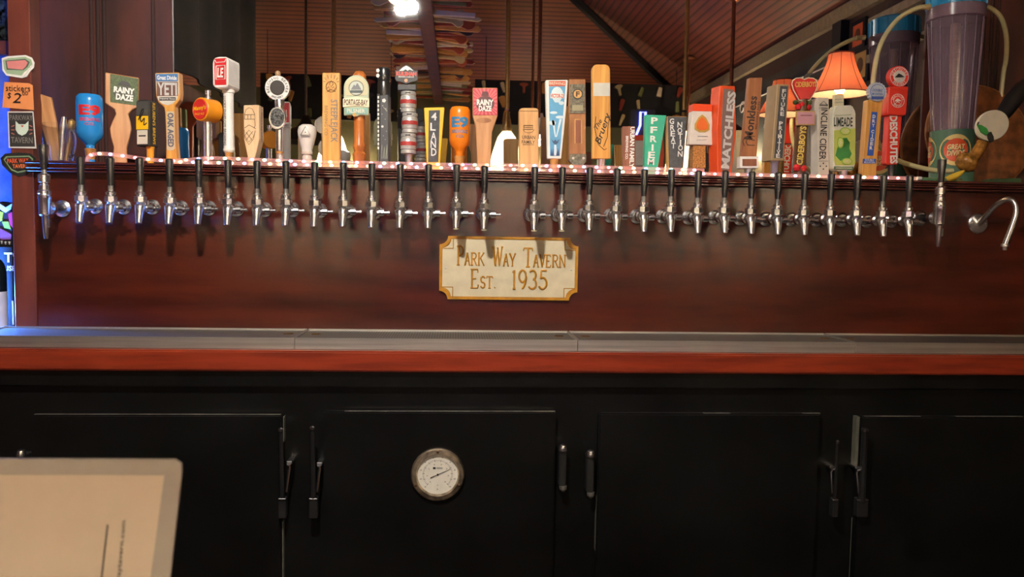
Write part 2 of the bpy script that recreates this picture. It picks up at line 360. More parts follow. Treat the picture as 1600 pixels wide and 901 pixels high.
hinge(879, 686, 700, 764, DO[1]); hinge(922, 695, 709, 774, DO[2]); hinge(36, 696, 708, 770, DO[0])
# dial thermometer on the second door
tp = P(684, 740, yD)
th = thing('dial_thermometer', 'round dial thermometer with worn brass-toned bezel on cooler door', 'thermometer', (tp.x, yD-.0005, tp.z))
s = .0016
part('bezel', lathe_d([(44*s, 0), (44*s, -.008), (42*s, -.012), (35.5*s, -.013), (34*s, -.009), (33.5*s, -.004), (33.5*s, 0)], 48, axis='y'), mat('worn_bezel', (.72, .58, .42), .42, 1, var=.3, vscale=(40, 40, 40), bump=.1, bscale=60), th, .5)
part('dial', lathe_d([(33.4*s, -.003), (33.4*s, -.0045)], 40, axis='y'), flat(232, 226, 212, .6), th)
for k in range(45):
    a = RAD(225-270*k/44); r0, r1 = (22.5*s, 24.8*s) if k % 4 else (21.6*s, 25.2*s)
    part('tick', tube_d([(r0*cos(a), -.0048, r0*sin(a)), (r1*cos(a), -.0048, r1*sin(a))], .0004 if k % 4 else .0006, 4), INK, th)
def flat_text(o, name, st, cx, cz, w, h, m, y, rot=0, bold=.01, shear=0):
    vs, fs = text_d(st, w, h, rot, bold, shear)
    return link(name, new_mesh(name, [(u+cx, y, v+cz) for u, v in vs], fs, m), o)
for k, st in enumerate(('-40', '-30', '-20', '0', '20', '40', '60', '80', '100', '120')):
    a = RAD(225-270*k/9); flat_text(th, 'numeral', st, 29*s*cos(a), 29*s*sin(a), .0035 if len(st) < 3 else .0052, .004, INK, -.0048)
for k, st in enumerate(('-30', '-20', '-10', '0', '10', '20', '30', '40')):
    a = RAD(225-270*k/7); flat_text(th, 'numeral', st, 17.5*s*cos(a), 17.5*s*sin(a), .0035, .0036, INK, -.0048)
part('maker_mark', box_d(-8*s, -3.5*s, -.0049, -.0046, 9*s, 12.3*s), INK, th)
for k in (0, 1): part('maker_line', box_d(-2*s, 8*s, -.0049, -.0046, (9.4+1.6*k)*s, (10.2+1.6*k)*s), GREY, th)
flat_text(th, 'numeral', 'C', 0, -18*s, .003, .0035, INK, -.0048); flat_text(th, 'numeral', 'F', 0, -25*s, .003, .0035, INK, -.0048)
a = RAD(24)
part('needle', tube_d([(-13*s*cos(a), -.006, -13*s*sin(a)), (0, -.006, 0), (23*s*cos(a), -.006, 23*s*sin(a))], [.0012, .0007, .0004], 6), INK, th)
part('needle_hub', lathe_d([(.0025, -.004), (.0025, -.0075), (.001, -.008)], 12, axis='y'), INK, th)
for a in (90, 205, 335): part('screw', lathe_d([(.0035, -.012), (.0035, -.0145), (.001, -.0155)], 10, (39*s*cos(RAD(a)), 0, 39*s*sin(RAD(a))), 'y'), mat('rusty_screw', (.18, .10, .06), .5, .9), th, .6)
#@@TAPS
# ------------------------------------------------------------ taps
ZS = 1.452                                     # shank height
def R_(prof, n=14, c=(0, 0, 0), ax='z'): return lathe_d(prof, n, c, ax)
yT = -.085
TP = []
def tp_(name, d, m, sm=.6, bevel=0): TP.append((name, new_mesh(name, d[0], d[1], m, sm, bevel)))
tp_('flange', R_([(.021, -.0005), (.021, -.004), (.015, -.009), (.012, -.009)], 20, ax='y'), CHROME)
tp_('shank', R_([(.0105, -.006), (.0105, -.055)], 14, ax='y'), BLK)
tp_('coupling_nut', R_([(.015, -.045), (.0165, -.048), (.0165, -.064), (.012, -.068), (.011, -.076)], 12, ax='y'), CHROME, .4)
tp_('faucet_body', R_([(.004, -.022), (.012, -.016), (.0145, -.006), (.0145, .003), (.010, .008), (.0085, .012)], 16, (0, yT, 0)), CHROME)
def spout():
    pr = [(.0118, .0), (.0128, -.006), (.0120, -.014), (.0086, -.042), (.0088, -.044), (.0080, -.046), (.0055, -.046)]
    v, f = lathe_d(pr, 16); ca, sa = cos(RAD(13)), sin(RAD(13))
    return [(x, yT-.003+y*ca+z*sa, z*ca-y*sa-.002) for x, y, z in v], f
tp_('spout', spout(), CHROME)
tp_('collar_nut', R_([(.0135, .0095), (.0172, .011), (.0172, .0245), (.015, .026)], 8, (0, yT, 0)), CHROME, .3)
tp_('bonnet', R_([(.009, .026), (.0095, .0285), (.0135, .0295), (.0135, .0355), (.010, .039), (.0065, .040)], 16, (0, yT, 0)), CHROME)
tp_('ferrule', R_([(.0070, .040), (.0070, .052), (.0075, .054)], 10, (0, yT, 0)), STEEL)
tp_('lever', R_([(.0072, .053), (.0078, .060), (.0108, .120), (.0106, .125), (.007, .128), (.001, .128)], 16, (0, yT, 0)), BLK)
tp_('side_knob', join([R_([(.006, .010), (.006, .018), (.0105, .019), (.0105, .032), (.008, .033), (.0035, .034), (.0035, .041), (.0048, .042), (.0048, .047), (.001, .048)], 12, (0, yT+.008, -.004), 'x')]), CHROME, .4)
xs = [-.9942+i*.0762 for i in range(15)]+[.2102+i*.0762 for i in range(15)]
UNDER = ['sky-blue bottle handle', 'gap between blue bottle and green plaque', 'dark and amber label block', 'shield-headed paddle', 'orange drum head', 'white boxy head', 'pale bearded block', 'oval under the lettered disc', 'frosted bulb', 'gap between oak plank and green arched plaque', 'narrow black stick', 'stacked kegs', 'yellow chalk paddle', 'orange bottle handle', 'red sunburst plaque',
 'maple plank', 'sky picture handle', 'tin-plated barrel wood', 'tallest oak paddle\'s far edge', 'teal paddle', 'slate two-column paddle', 'orange rounded emblem', 'orange coffin shape', 'leaning blackletter plank', 'slate-strip block', 'red apple head', 'pale grey block', 'limes', 'bottle-cap top', 'gap after the red square block']
for i, x in enumerate(xs):
    lab = 'chrome beer tap with black lever, below the '+UNDER[i]
    t = thing('beer_tap', lab, 'beer tap', (x, 0, ZS+random.uniform(-.0012, .0012)), group='chrome beer taps along the panel')
    for n, me in TP:
        o = link(n, me, t)
        if n == 'lever': o.location.x = 0
def stout(px, py, lab):
    p = W(px, py, -.10); t = thing('stout_tap', lab, 'beer tap', (p.x, 0, p.z)); y = -.10
    for n, d, m in (('flange', R_([(.023, -.0045), (.023, -.008), (.016, -.013)], 18, ax='y'), CHROME), ('shank', R_([(.011, -.01), (.011, -.07)], 12, ax='y'), BLK),
        ('coupling_nut', R_([(.015, -.06), (.0175, -.063), (.0175, -.078), (.012, -.085)], 12, ax='y'), CHROME),
        ('faucet_body', R_([(.012, -.022), (.0145, -.018), (.015, .020), (.0165, .024), (.0165, .031), (.013, .033), (.0165, .036), (.0165, .043), (.013, .046), (.013, .058), (.010, .060), (.010, .064), (.0145, .066), (.0145, .084), (.011, .088), (.006, .090)], 18, (0, y, 0)), CHROME),
        ('spout', R_([(.0105, -.021), (.0095, -.028), (.0085, -.045), (.006, -.078), (.005, -.082), (.003, -.082)], 14, (.002, y, 0)), CHROME),
        ('spout_tab', box_d(.006, .013, y-.004, y+.004, -.052, -.03), CHROME),
        ('ferrule', R_([(.006, .089), (.006, .100)], 10, (0, y, 0)), STEEL),
        ('lever', R_([(.0075, .099), (.0085, .105), (.0125, .158), (.012, .163), (.002, .164)], 16, (0, y, 0)), BLK)):
        part(n, d, m, t, .5)
stout(70, 324, 'tall chrome stout tap with narrow spout beside the corner post')
stout(1467, 340, 'tall chrome stout tap with narrow spout beside the curved faucet')
# curved water filler
pf = W(1527, 349, 0); f = thing('curved_spout', 'curved chrome water filler spout on round wall flange', 'faucet', (pf.x, 0, pf.z))
part('flange', R_([(.030, -.0005), (.030, -.005), (.027, -.008), (.012, -.009)], 28, ax='y'), CHROME, f, .5)
for a in (0, pi): part('screw', R_([(.003, -.006), (.003, -.009), (.001, -.0095)], 8, (.021*cos(a), 0, .0), 'y'), STEEL, f)
pth = [(0, -.002, -.004)]
for (x, y, Y) in ((1540, 338, -.035), (1556, 321, -.07), (1572, 312, -.10), (1584, 315, -.12), (1588, 332, -.13), (1580, 358, -.135), (1570, 384, -.14)):
    p = W(x, y, Y); pth.append((p.x-pf.x, p.y, p.z-pf.z))
sp = smooth_path(pth, 6)
part('tube', tube_d(sp, .0085, 12), CHROME, f, 1)
e = sp[-1]; part('nozzle', R_([(.0095, .006), (.0105, .004), (.0105, -.002), (.006, -.003), (.005, -.012), (.003, -.012)], 12, e), STEEL, f, .5)
# ------------------------------------------------------------ plaque
pc = W(795, 419, -.001)
pqs = (W(903, 420, -.006).x-W(686, 420, -.006).x)/217
pq = thing('plaque', 'cream house plaque with gold border and raised gold lettering', 'sign', (pc.x, -.0005, pc.z))
def notch(w, h, r, n=8):
    pts = []
    for (sx, sy, a0) in ((1, 1, 270), (-1, 1, 0), (-1, -1, 90), (1, -1, 180)):
        cx, cy = sx*w, sy*h
        for k in range(n+1):
            a = RAD(a0-90*k/n); pts.append((cx+r*cos(a), cy+r*sin(a)))
    return pts
def nt_(w, h, r): return [(x*pqs, z*pqs) for x, z in notch(w, h, r)]
GOLD = mat('gold_paint', rgb(192, 134, 34), .4, .15, var=.12, vscale=(60, 60, 60)); PCRM = mat('cream_plaque_paint', rgb(214, 202, 170), .5, var=.06, bump=.15, bscale=150)
part('border_plate', prism_d(nt_(108, 49, 13), -.007, 0), GOLD, pq, bevel=.0008)
part('field', prism_d(nt_(103.5, 44.5, 13.5), -.0078, -.0068), PCRM, pq)
def ring_prism(outer, inner, y0, y1):
    n = len(outer); vs = [(x, y0, z) for x, z in outer]+[(x, y0, z) for x, z in inner]+[(x, y1, z) for x, z in outer]+[(x, y1, z) for x, z in inner]; fs = []
    for i in range(n):
        j = (i+1) % n; fs += [(i, j, n+j, n+i), (2*n+i, 2*n+j, j, i), (n+i, n+j, 3*n+j, 3*n+i)]
    return vs, fs
part('border_rim', ring_prism(nt_(108, 49, 13), nt_(104.5, 45.5, 13.3), -.0105, -.0068), GOLD, pq)
for sx in (-1, 1):
    for sy in (-1, 1):
        q = [(sx*87, sy*45), (sx*87, sy*30), (sx*104, sy*30)]
        part('corner_line', tube_d([(a*pqs, -.0078, b*pqs) for a, b in q], .0016, 6), GOLD, pq)
    part('screw', R_([(.0028, -.0075), (.0028, -.0088), (.001, -.0092)], 10, (sx*98*pqs, 0, -1*pqs), 'y'), STEEL, pq)
# serif stroke letters: strokes as polylines in a unit box, thick or thin
def arc(cx, cy, rx, ry, a0, a1, n=10): return [(cx+rx*cos(RAD(a0+(a1-a0)*k/n)), cy+ry*sin(RAD(a0+(a1-a0)*k/n))) for k in range(n+1)]
def sf(x, y, w=.28): return [(x-w/2, y), (x+w/2, y)]
GL = {
 'P': [[(.25, 0), (.25, 1)], sf(.25, 0, .4), [(.05, 1), (.5, 1)]+arc(.5, .76, .38, .24, 90, -90)+[(.25, .5)]],
 'A': [[(.5, 1), (.1, 0)], [(.5, 1), (.88, 0)], [(.25, .35), (.74, .35)], sf(.1, 0), sf(.88, 0)],
 'R': [[(.2, 0), (.2, 1)], sf(.2, 0, .34), [(.03, 1), (.5, 1)]+arc(.5, .76, .34, .24, 90, -90)+[(.2, .52)], [(.5, .5), (.9, 0)], sf(.92, 0, .2)],
 'K': [[(.2, 0), (.2, 1)], sf(.2, 0), sf(.2, 1), [(.85, 1), (.22, .42)], [(.42, .6), (.9, 0)], sf(.9, 0, .22), sf(.84, 1, .22)],
 'W': [[(.08, 1), (.3, 0)], [(.3, 0), (.5, .9)], [(.5, .9), (.68, 0)], [(.68, 0), (.92, 1)], sf(.08, 1, .22), sf(.5, .95, .16), sf(.92, 1, .22)],
 'Y': [[(.1, 1), (.5, .45)], [(.9, 1), (.5, .45)], [(.5, .45), (.5, 0)], sf(.5, 0), sf(.1, 1), sf(.9, 1)],
 'T': [[(.5, 0), (.5, 1)], [(.02, .86), (.06, 1), (.94, 1), (.98, .86)], sf(.5, 0, .4)],
 'V': [[(.1, 1), (.5, 0)], [(.9, 1), (.5, 0)], sf(.1, 1), sf(.9, 1)],
 'E': [[(.2, 0), (.2, 1)], [(.02, 1), (.8, 1), (.84, .84)], [(.2, .5), (.65, .5)], [(.02, 0), (.82, 0), (.9, .18)]],
 'N': [[(.15, 0), (.15, 1)], [(.15, 1), (.85, 0)], [(.85, 0), (.85, 1)], sf(.15, 0), sf(.85, 1), sf(.12, 1, .2)],
 'S': [arc(.5, .74, .34, .26, 20, 270)+arc(.5, .26, .36, .24, 90, -160)],
 '.': [[(.45, .02), (.55, .08)]],
 '1': [[(.5, 0), (.5, 1), (.25, .86)], sf(.5, 0, .5)],
 '9': [arc(.48, .68, .36, .32, 0, 360, 16), arc(.34, .68, .5, .68, 0, -80)],
 '3': [arc(.42, .75, .36, .25, 140, -80)+arc(.42, .27, .42, .27, 80, -150)],
 '5': [[(.85, 1), (.28, 1), (.22, .55)]+arc(.42, .31, .42, .31, 115, -150)]}
def stroke_text(root, st, x, base, hs, widths, gap, nm='letter'):
    for ch, hh, ww in zip(st, hs, widths):
        if ch == ' ': x += ww; continue
        ps = []
        for k, stp in enumerate(GL[ch]):
            th_ = .0030 if len(stp) == 2 and k == 0 or ch in '1935S' else .0022
            ps.append(tube_d([((x+u*ww)*pqs, -.0085, (base+v*hh)*pqs) for u, v in stp], th_*(hh/28)**.5, 5))
        part(nm, join(ps), GOLD, root, .8); x += ww+gap
stroke_text(pq, 'PARK', -82, 4.5, (29, 19, 19, 19), (12, 9, 10, 11), .6)
stroke_text(pq, 'WAY', -26, 4, (29, 19, 19), (16, 9, 10), .6)
stroke_text(pq, 'TAVERN', 22, 3, (29, 19, 19, 19, 19, 19), (15, 9, 9, 9, 10.5, 11), .7)
stroke_text(pq, 'EST.', -60, -31, (29, 18, 18, 18), (14, 9, 10, 5), 1)
stroke_text(pq, '1935', 4, -31.5, (29, 29, 29, 29), (9, 15, 15, 15), 1.2)

# ------------------------------------------------------------ tap handles standing on the ledge
class H:
    def __init__(s_, name, label, x, yf=.05, rot=0, cat='tap handle', group='tap handles standing on the ledge', by=258):
        s_.yf = yf; s_.P0 = W(x, by, yf); s_.rot = rot
        s_.o = thing(name, label, cat, (s_.P0.x, yf, LEDGE), rot, group); s_.s = W(x+1, by, yf).x-s_.P0.x; s_.cr = cos(rot)
    def l(s_, x, y):
        p = W(x, y, s_.yf); return ((p.x-s_.P0.x)/s_.cr, max(0, p.z-LEDGE))
    def prism(s_, n, pts, d0, d1, m, bevel=.8, parent=None, seg=1):
        return part(n, prism_d([s_.l(*p) for p in pts], d0*s_.s, d1*s_.s), m, parent or s_.o, bevel=bevel*s_.s, seg=seg)
    def box(s_, n, x0, y0, x1, y1, d0, d1, m, bevel=.8, parent=None): return s_.prism(n, [(x0, y0), (x1, y0), (x1, y1), (x0, y1)], d0, d1, m, bevel, parent)
    def disc(s_, n, cx, cy, r, d0, d1, m, ry=None, parent=None, k=28, bevel=0): return s_.prism(n, ell(cx, cy, r, ry, k), d0, d1, m, bevel, parent)
    def lathe(s_, n, cx, prof, m, d=6, k=18, parent=None, sm=.6):
        pr = []
        for r, y in prof:
            u, v = s_.l(cx, y); pr.append((r*s_.s, v))
        return part(n, lathe_d(pr, k, (s_.l(cx, prof[0][1])[0], d*s_.s, 0)), m, parent or s_.o, sm)
    def cyl(s_, n, cx, cy, r, d0, d1, m, k=28, parent=None):
        u, v = s_.l(cx, cy); return part(n, lathe_d([(r*.94*s_.s, d0*s_.s), (r*s_.s, (d0+1)*s_.s), (r*s_.s, (d1-1)*s_.s), (r*.94*s_.s, d1*s_.s)], k, (u, 0, v), 'y'), m, parent or s_.o, .6)
    def text(s_, st, cx, cy, w, h, m, rot=0, d=-.35, n='lettering', bold=.012, shear=0, parent=None, back=None):
        vs, fs = text_d(st, w*s_.s, h*s_.s, RAD(rot), bold, shear); u, v = s_.l(cx, cy)
        o = link(n, new_mesh(n, [(a/s_.cr+u, d*s_.s, b+v) for a, b in vs], fs, m), parent or s_.o)
        if back is not None: link(n, new_mesh(n, [(-a+u, back*s_.s, b+v) for a, b in vs], fs, m), parent or s_.o)
        return o
    def wrap(s_, st, cx, cy, w, h, m, R, dc, bold=.02):
        vs, fs = text_d(st, w*s_.s, h*s_.s, 0, bold); u, v = s_.l(cx, 300)[0], s_.l(cx, cy)[1]; R = R*s_.s+.0006; ph = math.atan2(-s_.P0.x, s_.yf+2.3)
        bm = bmesh.new(); bv = [bm.verts.new((a, b, 0)) for a, b in vs]
        for q in fs:
            try: bm.faces.new([bv[i] for i in q])
            except ValueError: pass
        for k in range(-5, 6): bmesh.ops.bisect_plane(bm, geom=bm.verts[:]+bm.edges[:]+bm.faces[:], plane_co=(k*w*s_.s/11, 0, 0), plane_no=(1, 0, 0))
        bm.verts.index_update(); vs = [(p.co.x, p.co.y) for p in bm.verts]; fs = [tuple(p.index for p in f_.verts) for f_ in bm.faces]; bm.free()
        return link('lettering', new_mesh('lettering', [(u+R*sin(ph+a/R), dc*s_.s-R*cos(ph+a/R), b+v) for a, b in vs], fs, m), s_.o)
    def side(s_, st, sx, cx, cy, w, h, m, dc, rot=-90, bold=.012):        # lettering on a side face
        vs, fs = text_d(st, w*s_.s, h*s_.s, RAD(rot), bold); u, v = s_.l(cx, cy)
        return link('side_lettering', new_mesh('side_lettering', [(u+sx*.0006, (dc*s_.s+(a if sx > 0 else -a)), b+v) for a, b in vs], fs, m), s_.o)
    def stack(s_, st, pts, w, h, m, d=-.35, bold=.012):
        for ch, (x, y) in zip(st, pts): s_.text(ch, x, y, w*(.3 if ch in 'I1' else 1), h, m, d=d, bold=bold, n='letter')
    def line(s_, n, pts, r, m, d=-.2, parent=None):
        return part(n, tube_d([(s_.l(*p)[0], d*s_.s, s_.l(*p)[1]) for p in pts], r*s_.s, 5), m, parent or s_.o)
    def ring(s_, st, cx, cy, r, a0, a1, w, h, m, d=-.4, flip=0):
        st_ = [c for c in st]
        for k, ch in enumerate(st_):
            if ch == ' ': continue
            a = a0+(a1-a0)*k/(len(st_)-1); s_.text(ch, cx+r*cos(RAD(a)), cy-r*sin(RAD(a)), w*(.35 if ch == 'I' else 1), h, m, (a-90) if not flip else (a+90), d, 'letter')
    def ferrule(s_, cx, y, r=6, m=None, d=6): return s_.lathe('ferrule', cx, [(r*1.15, y), (r, y+4), (r*.8, 300), (.01, 300)][::-1], m or GOLDF, d, 12)
def lp(a, b, n): return [(a[0]+(b[0]-a[0])*k/(n-1), a[1]+(b[1]-a[1])*k/(n-1)) for k in range(n)]

# blue bottle
def bottle(label, cx, top, r, body, tcol, m, et, bt, ct, ey, by, cy, rot=0):
    h = H('tap_handle', label, cx, .07); sh = top
    h.lathe('bottle', cx, [(7, 300), (6.5, body+30), (6.5, body+14), (r*.55, body+9), (r*.9, body+2), (r, body-6), (r, top+12), (r*.96, top+5), (r*.8, top+1), (.01, top)], m, 8, 28)
    h.lathe('ferrule', cx, [(6, 300), (8, body+24), (9, body+20), (7, body+19)], GOLDF, 8, 14)
    h.wrap('E9', cx, ey, r*1.75, 17, tcol, r, 8, .05); h.wrap('BREWING', cx, by, r*1.6, 5.5, tcol, r, 8); h.wrap('CO.', cx, cy, r*.8, 4.5, tcol, r, 8)
    return h
bottle('sky-blue bottle-shaped tap handle with red letters beside a glass pitcher', 139, 146, 20, 212, RED, SKY, 0, 0, 0, 173, 187.5, 194.5)
# green-plaque paddle
h = H('tap_handle', 'wooden paddle tap handle with a green plaque', 190, .05, .30)
h.prism('paddle', [(167, 114), (214, 120), (213, 166), (204, 171), (199, 178), (202, 190), (203.5, 201), (201, 214), (197, 230), (198, 300), (178, 300), (179, 230), (175, 214), (173.5, 201), (177, 190), (182, 178), (180, 171), (167, 162)], 0, 14, TANW, 1.2)
pq2 = h.prism('plaque', [(174, 116), (213.5, 121.5), (212.5, 164), (174, 160)], -.5, .2, mat('moss_green_label', rgb(92, 110, 66), .6, var=.3, vscale=(300, 300, 300)), .2)
h.prism('hat', [(185, 133), (188, 128), (191, 126), (198, 127), (201, 130), (203, 135)], -.8, -.4, INK, 0)
h.prism('cloud', ell(193.5, 146, 15, 12, 18), -.8, -.45, flat(52, 60, 40), 0)
h.text('RAINY', 193.5, 141, 29, 9.5, WHITE, -4, -1.0, bold=.05); h.text('DAZE', 194, 152, 24, 10, WHITE, -4, -1.0, bold=.05)
# dark label block with side lettering
h = H('tap_handle', 'dark and amber label block tap handle with sideways lettering', 228, .05, -.22)
h.prism('block', [(211, 158), (216, 155), (231, 155.5), (234, 159), (234, 228), (212, 228)], 0, 24, flat(44, 42, 40), 1)
h.box('label', 211.6, 181, 232, 202, -.4, .1, YEL, .1); h.box('label', 213, 203, 231, 225, -.4, .1, flat(218, 210, 190), .1); h.box('label', 212, 158, 232, 180, -.4, .1, flat(70, 70, 68), .1)
h.line('script_letter', smooth_path([(216, 187, 0), (219, 178, 0), (221, 172, 0), (224, 170, 0), (223, 176, 0), (219, 184, 0), (221, 190, 0), (226, 184, 0), (225, 195, 0), (230, 192, 0)], 4) and [(p.x, p.y) for p in smooth_path([(216, 187, 0), (219, 178, 0), (221, 172, 0), (224, 170, 0), (223, 176, 0), (219, 184, 0), (221, 190, 0), (226, 184, 0), (225, 195, 0), (230, 192, 0)], 4)], .9, INK, -.6)
h.box('text_line', 216, 211, 228, 213, -.6, -.3, INK, 0)
h.side("REUBEN'S BREWS", 1, 234.2, 192, 66, 7.5, YEL, 12)
h.ferrule(229, 228, 6, flat(236, 160, 44), 12)
# shield-headed paddle
h = H('tap_handle', 'wooden tap handle with shield head, blue band and tall grey letters', 263, .05, -.05)
h.prism('paddle', [(241.5, 113.5), (280, 113.5), (281.5, 145), (280, 156), (273, 166), (273.5, 176), (274.5, 220), (277, 248), (280, 300), (256, 300), (259, 248), (259.5, 220), (257.5, 176), (256, 167), (247, 160), (243, 150)], 0, 16, OAK, 1.2)
h.prism('shield', [(243, 115), (279, 115), (280, 145), (277, 155), (270, 162), (262, 164.5), (253, 162), (247, 156), (244.5, 146)], -.4, .1, flat(214, 208, 196), .1)
h.box('band', 244, 115.5, 278.5, 127, -.7, -.3, flat(72, 122, 178), 0); h.text('Great Divide', 261, 121.5, 31, 7, WHITE, d=-.9, bold=.03)
h.box('band', 245, 128, 278.5, 150, -.7, -.3, flat(116, 84, 72), 0); h.text('YETI', 261.5, 139, 31, 20, flat(206, 204, 200), d=-.9, bold=.03)
h.box('strip', 249, 152, 275, 157, -.7, -.3, flat(60, 56, 54), 0); h.text('Imperial Stout', 262, 154.5, 24, 3.6, WHITE, d=-.9)
h.prism('nameplate', [(260.5, 174), (272.5, 174), (273.5, 232), (270, 235), (263, 235), (260.5, 232)], -.5, .1, flat(206, 190, 160), .1); h.text('OAK AGED', 267, 203, 54, 10, flat(96, 96, 108), -90, -.8, bold=.04)
# orange barrel head on steel post
h = H('tap_handle', 'orange drum-headed tap handle with red face on steel post', 316, .06, -.55)
h.lathe('post', 316, [(6.5, 300), (6.5, 184)], CHROME, 12)
h.cyl('drum', 316, 171, 18.5, -4, 26, flat(238, 152, 30, .35)); h.cyl('face', 316, 171, 16, -5, -3.8, flat(214, 42, 40))
h.text("Manny's", 316, 170, 24, 9, YEL, 4, -5.3, bold=.03, shear=.2); h.text('PALE ALE', 316, 178.5, 18, 3.5, YEL, 0, -5.3)
h.lathe('finial', 316, [(6, 156), (6, 151), (3.5, 150), (3.5, 147), (5, 146), (5, 140), (3, 138), (.01, 138)], CHROME, 12)
# white box head
h = H('tap_handle', 'white tap handle with boxy head and red label', 353, .04, -.16)
h.prism('head', [(334.5, 99), (337, 92), (344, 90), (358, 90.5), (360, 94), (360, 135), (356, 138.5), (340, 138.5), (335, 134)], -8, 36, WHITE, 1.6)
h.prism('label', [(338, 93), (357.5, 92.5), (357.5, 134), (338.5, 134)], -8.5, -7.9, RED, .1)
h.prism('label', [(338, 93), (357.5, 92.5), (357.5, 134), (338.5, 134)], 36, 36.5, RED, .1)
h.line('label_line', [(339, 95), (341, 99), (355, 98.5), (357, 94)], .6, WHITE, -8.7)
h.line('frame', [(341, 104.5), (355.5, 104), (355.5, 125), (341, 125.5), (341, 104.5)], .8, WHITE, -8.7); h.text('LE', 348, 115, 10, 15, WHITE, 0, -8.9, bold=.03, shear=.1, back=36.9)
h.lathe('column', 353, [(5, 300), (5.5, 238), (8, 236), (9, 233), (8, 230), (7.8, 150), (8, 144), (9.5, 143), (9.5, 139), (7, 138)], WHITE, 12)
h.text('LUCKY ENVELOPE BREWING', 349.5, 188, 78, 4.2, GREY, -90, 3.6)
h.ferrule(353, 237, 6, GOLDF, 12)
# pale block with bearded line drawing
h = H('tap_handle', 'pale wooden block tap handle with bearded figure burnt in', 395, .05, -.1)
h.prism('block', [(380, 164), (404.5, 164), (405, 218), (398, 247), (397, 300), (389, 300), (387, 247), (380.5, 216)], 0, 22, PALEW, 1)
for pts in ([(382, 186), (382, 178), (384, 171), (389, 168), (394, 170), (398, 178), (398.5, 186), (382, 186)], [(381.5, 179), (398.5, 179)], [(387, 179), (387, 186)], [(392, 179), (392, 186)], [(398, 186), (399, 196), (397, 200)], [(381.5, 200), (389, 195), (400, 201)], [(381.5, 202), (382, 215), (389, 226), (396, 217), (399, 204)], [(382, 212), (389, 203), (397, 212), (389, 222), (382, 212)], [(384, 206), (394, 219)], [(395, 205), (384, 219)]):
    h.line('burnt_line', pts, .45, LINE, -.1)
h.side('LUMBERBEARD', 1, 405.2, 193, 56, 5.5, LINE, 11)
# disc on chrome stalk
h = H('tap_handle', 'chrome tap handle with round lettered disc above an oval', 434, .05)
h.cyl('disc', 433.5, 137, 19.8, 0, 5, CHROME); h.cyl('disc_face', 433.5, 137, 18.8, -.6, .3, WHITE); h.cyl('disc_centre', 433.5, 137, 11.5, -1.2, -.5, flat(38, 30, 26))
h.ring('BELCHING BEAVER', 433.5, 137, 15.2, 205, -25, 3.2, 4, INK, -.9); h.ring('BREWERY', 433.5, 137, 15.4, 240, 300, 2.6, 3, INK, -.9, 1)
h.lathe('top_knob', 433.5, [(2, 119), (4, 117), (4.4, 114), (3.4, 111), (.01, 109.5)], flat(176, 140, 100), 3)
h.lathe('stalk', 436, [(6, 300), (6, 238), (6.5, 234), (6.2, 200), (7, 170), (8, 158), (7, 155)], CHROME, 5); h.ferrule(436, 236, 6, GOLDF, 5)
h.disc('oval', 434, 185, 13.3, -4, 3, CHROME, 18.2, bevel=1.2); h.disc('oval_inset', 434.3, 184, 11, -4.4, -3.9, mat('hammered_metal', (.10, .10, .10), .35, .9, var=.4, vscale=(200, 200, 200), bump=.6, bscale=300), 14.5)
# frosted bulb
h = H('tap_handle', 'frosted white bulb-shaped tap handle with triangle mark', 478, .06)
h.lathe('bulb', 478, [(8.2, 236), (8.5, 232), (11, 224), (14, 212), (14.8, 204), (13, 197), (8, 193.5), (.01, 193)], mat('frosted_resin', rgb(226, 218, 208), .4, var=.04), 10, 24)
h.lathe('base', 478, [(7.5, 300), (8, 244), (7, 242), (8.8, 240), (8.8, 236), (7, 235.5)], mat('clear_base_resin', rgb(220, 200, 186), .15, var=.1), 10)
h.line('triangle_mark', [(470.5, 211.5), (478, 198), (485.5, 211.5), (470.5, 211.5)], .5, INK, -4.6); h.disc('dot_mark', 478, 207, .9, -4.8, -4.3, INK, k=8); h.box('mark_line', 471, 213, 485, 214, -4.6, -4.2, GREY, 0)
# tall plain block
h = H('tap_handle', 'tall honey oak plank tap handle lettered sideways in grey', 517.5, .05)
h.box('plank', 503.5, 113.5, 531, 300, 0, 17, OAK, 1)
h.text('STEEPLEJACK', 520.5, 189, 67, 14, flat(124, 118, 108), -90); h.text('BREWING CO.', 509.5, 189, 48, 5, flat(160, 120, 70), -90)
h.line('burnt_line', ell(517.5, 135.5, 8.2, 8.4, 16)+[(525.7, 135.5)], .5, LINE, -.1); h.line('burnt_line', [(517.5, 126), (514.5, 131), (517.5, 136), (520.5, 131), (517.5, 126)], .5, LINE, -.1)
for k in range(7): a = RAD(180*k/6); h.line('burnt_line', [(517.5+9*cos(a), 128-6*sin(a)), (517.5+12*cos(a), 127-11*sin(a))], .4, LINE, -.1)
for dx in (-4, 4): h.line('burnt_line', [(517.5+dx-2.5, 138), (517.5+dx, 135.5), (517.5+dx+2.5, 138), (517.5+dx, 140.5)], .5, LINE, -.1)
h.line('burnt_line', [(511, 143), (517.5, 140), (524, 143)], .6, LINE, -.1)
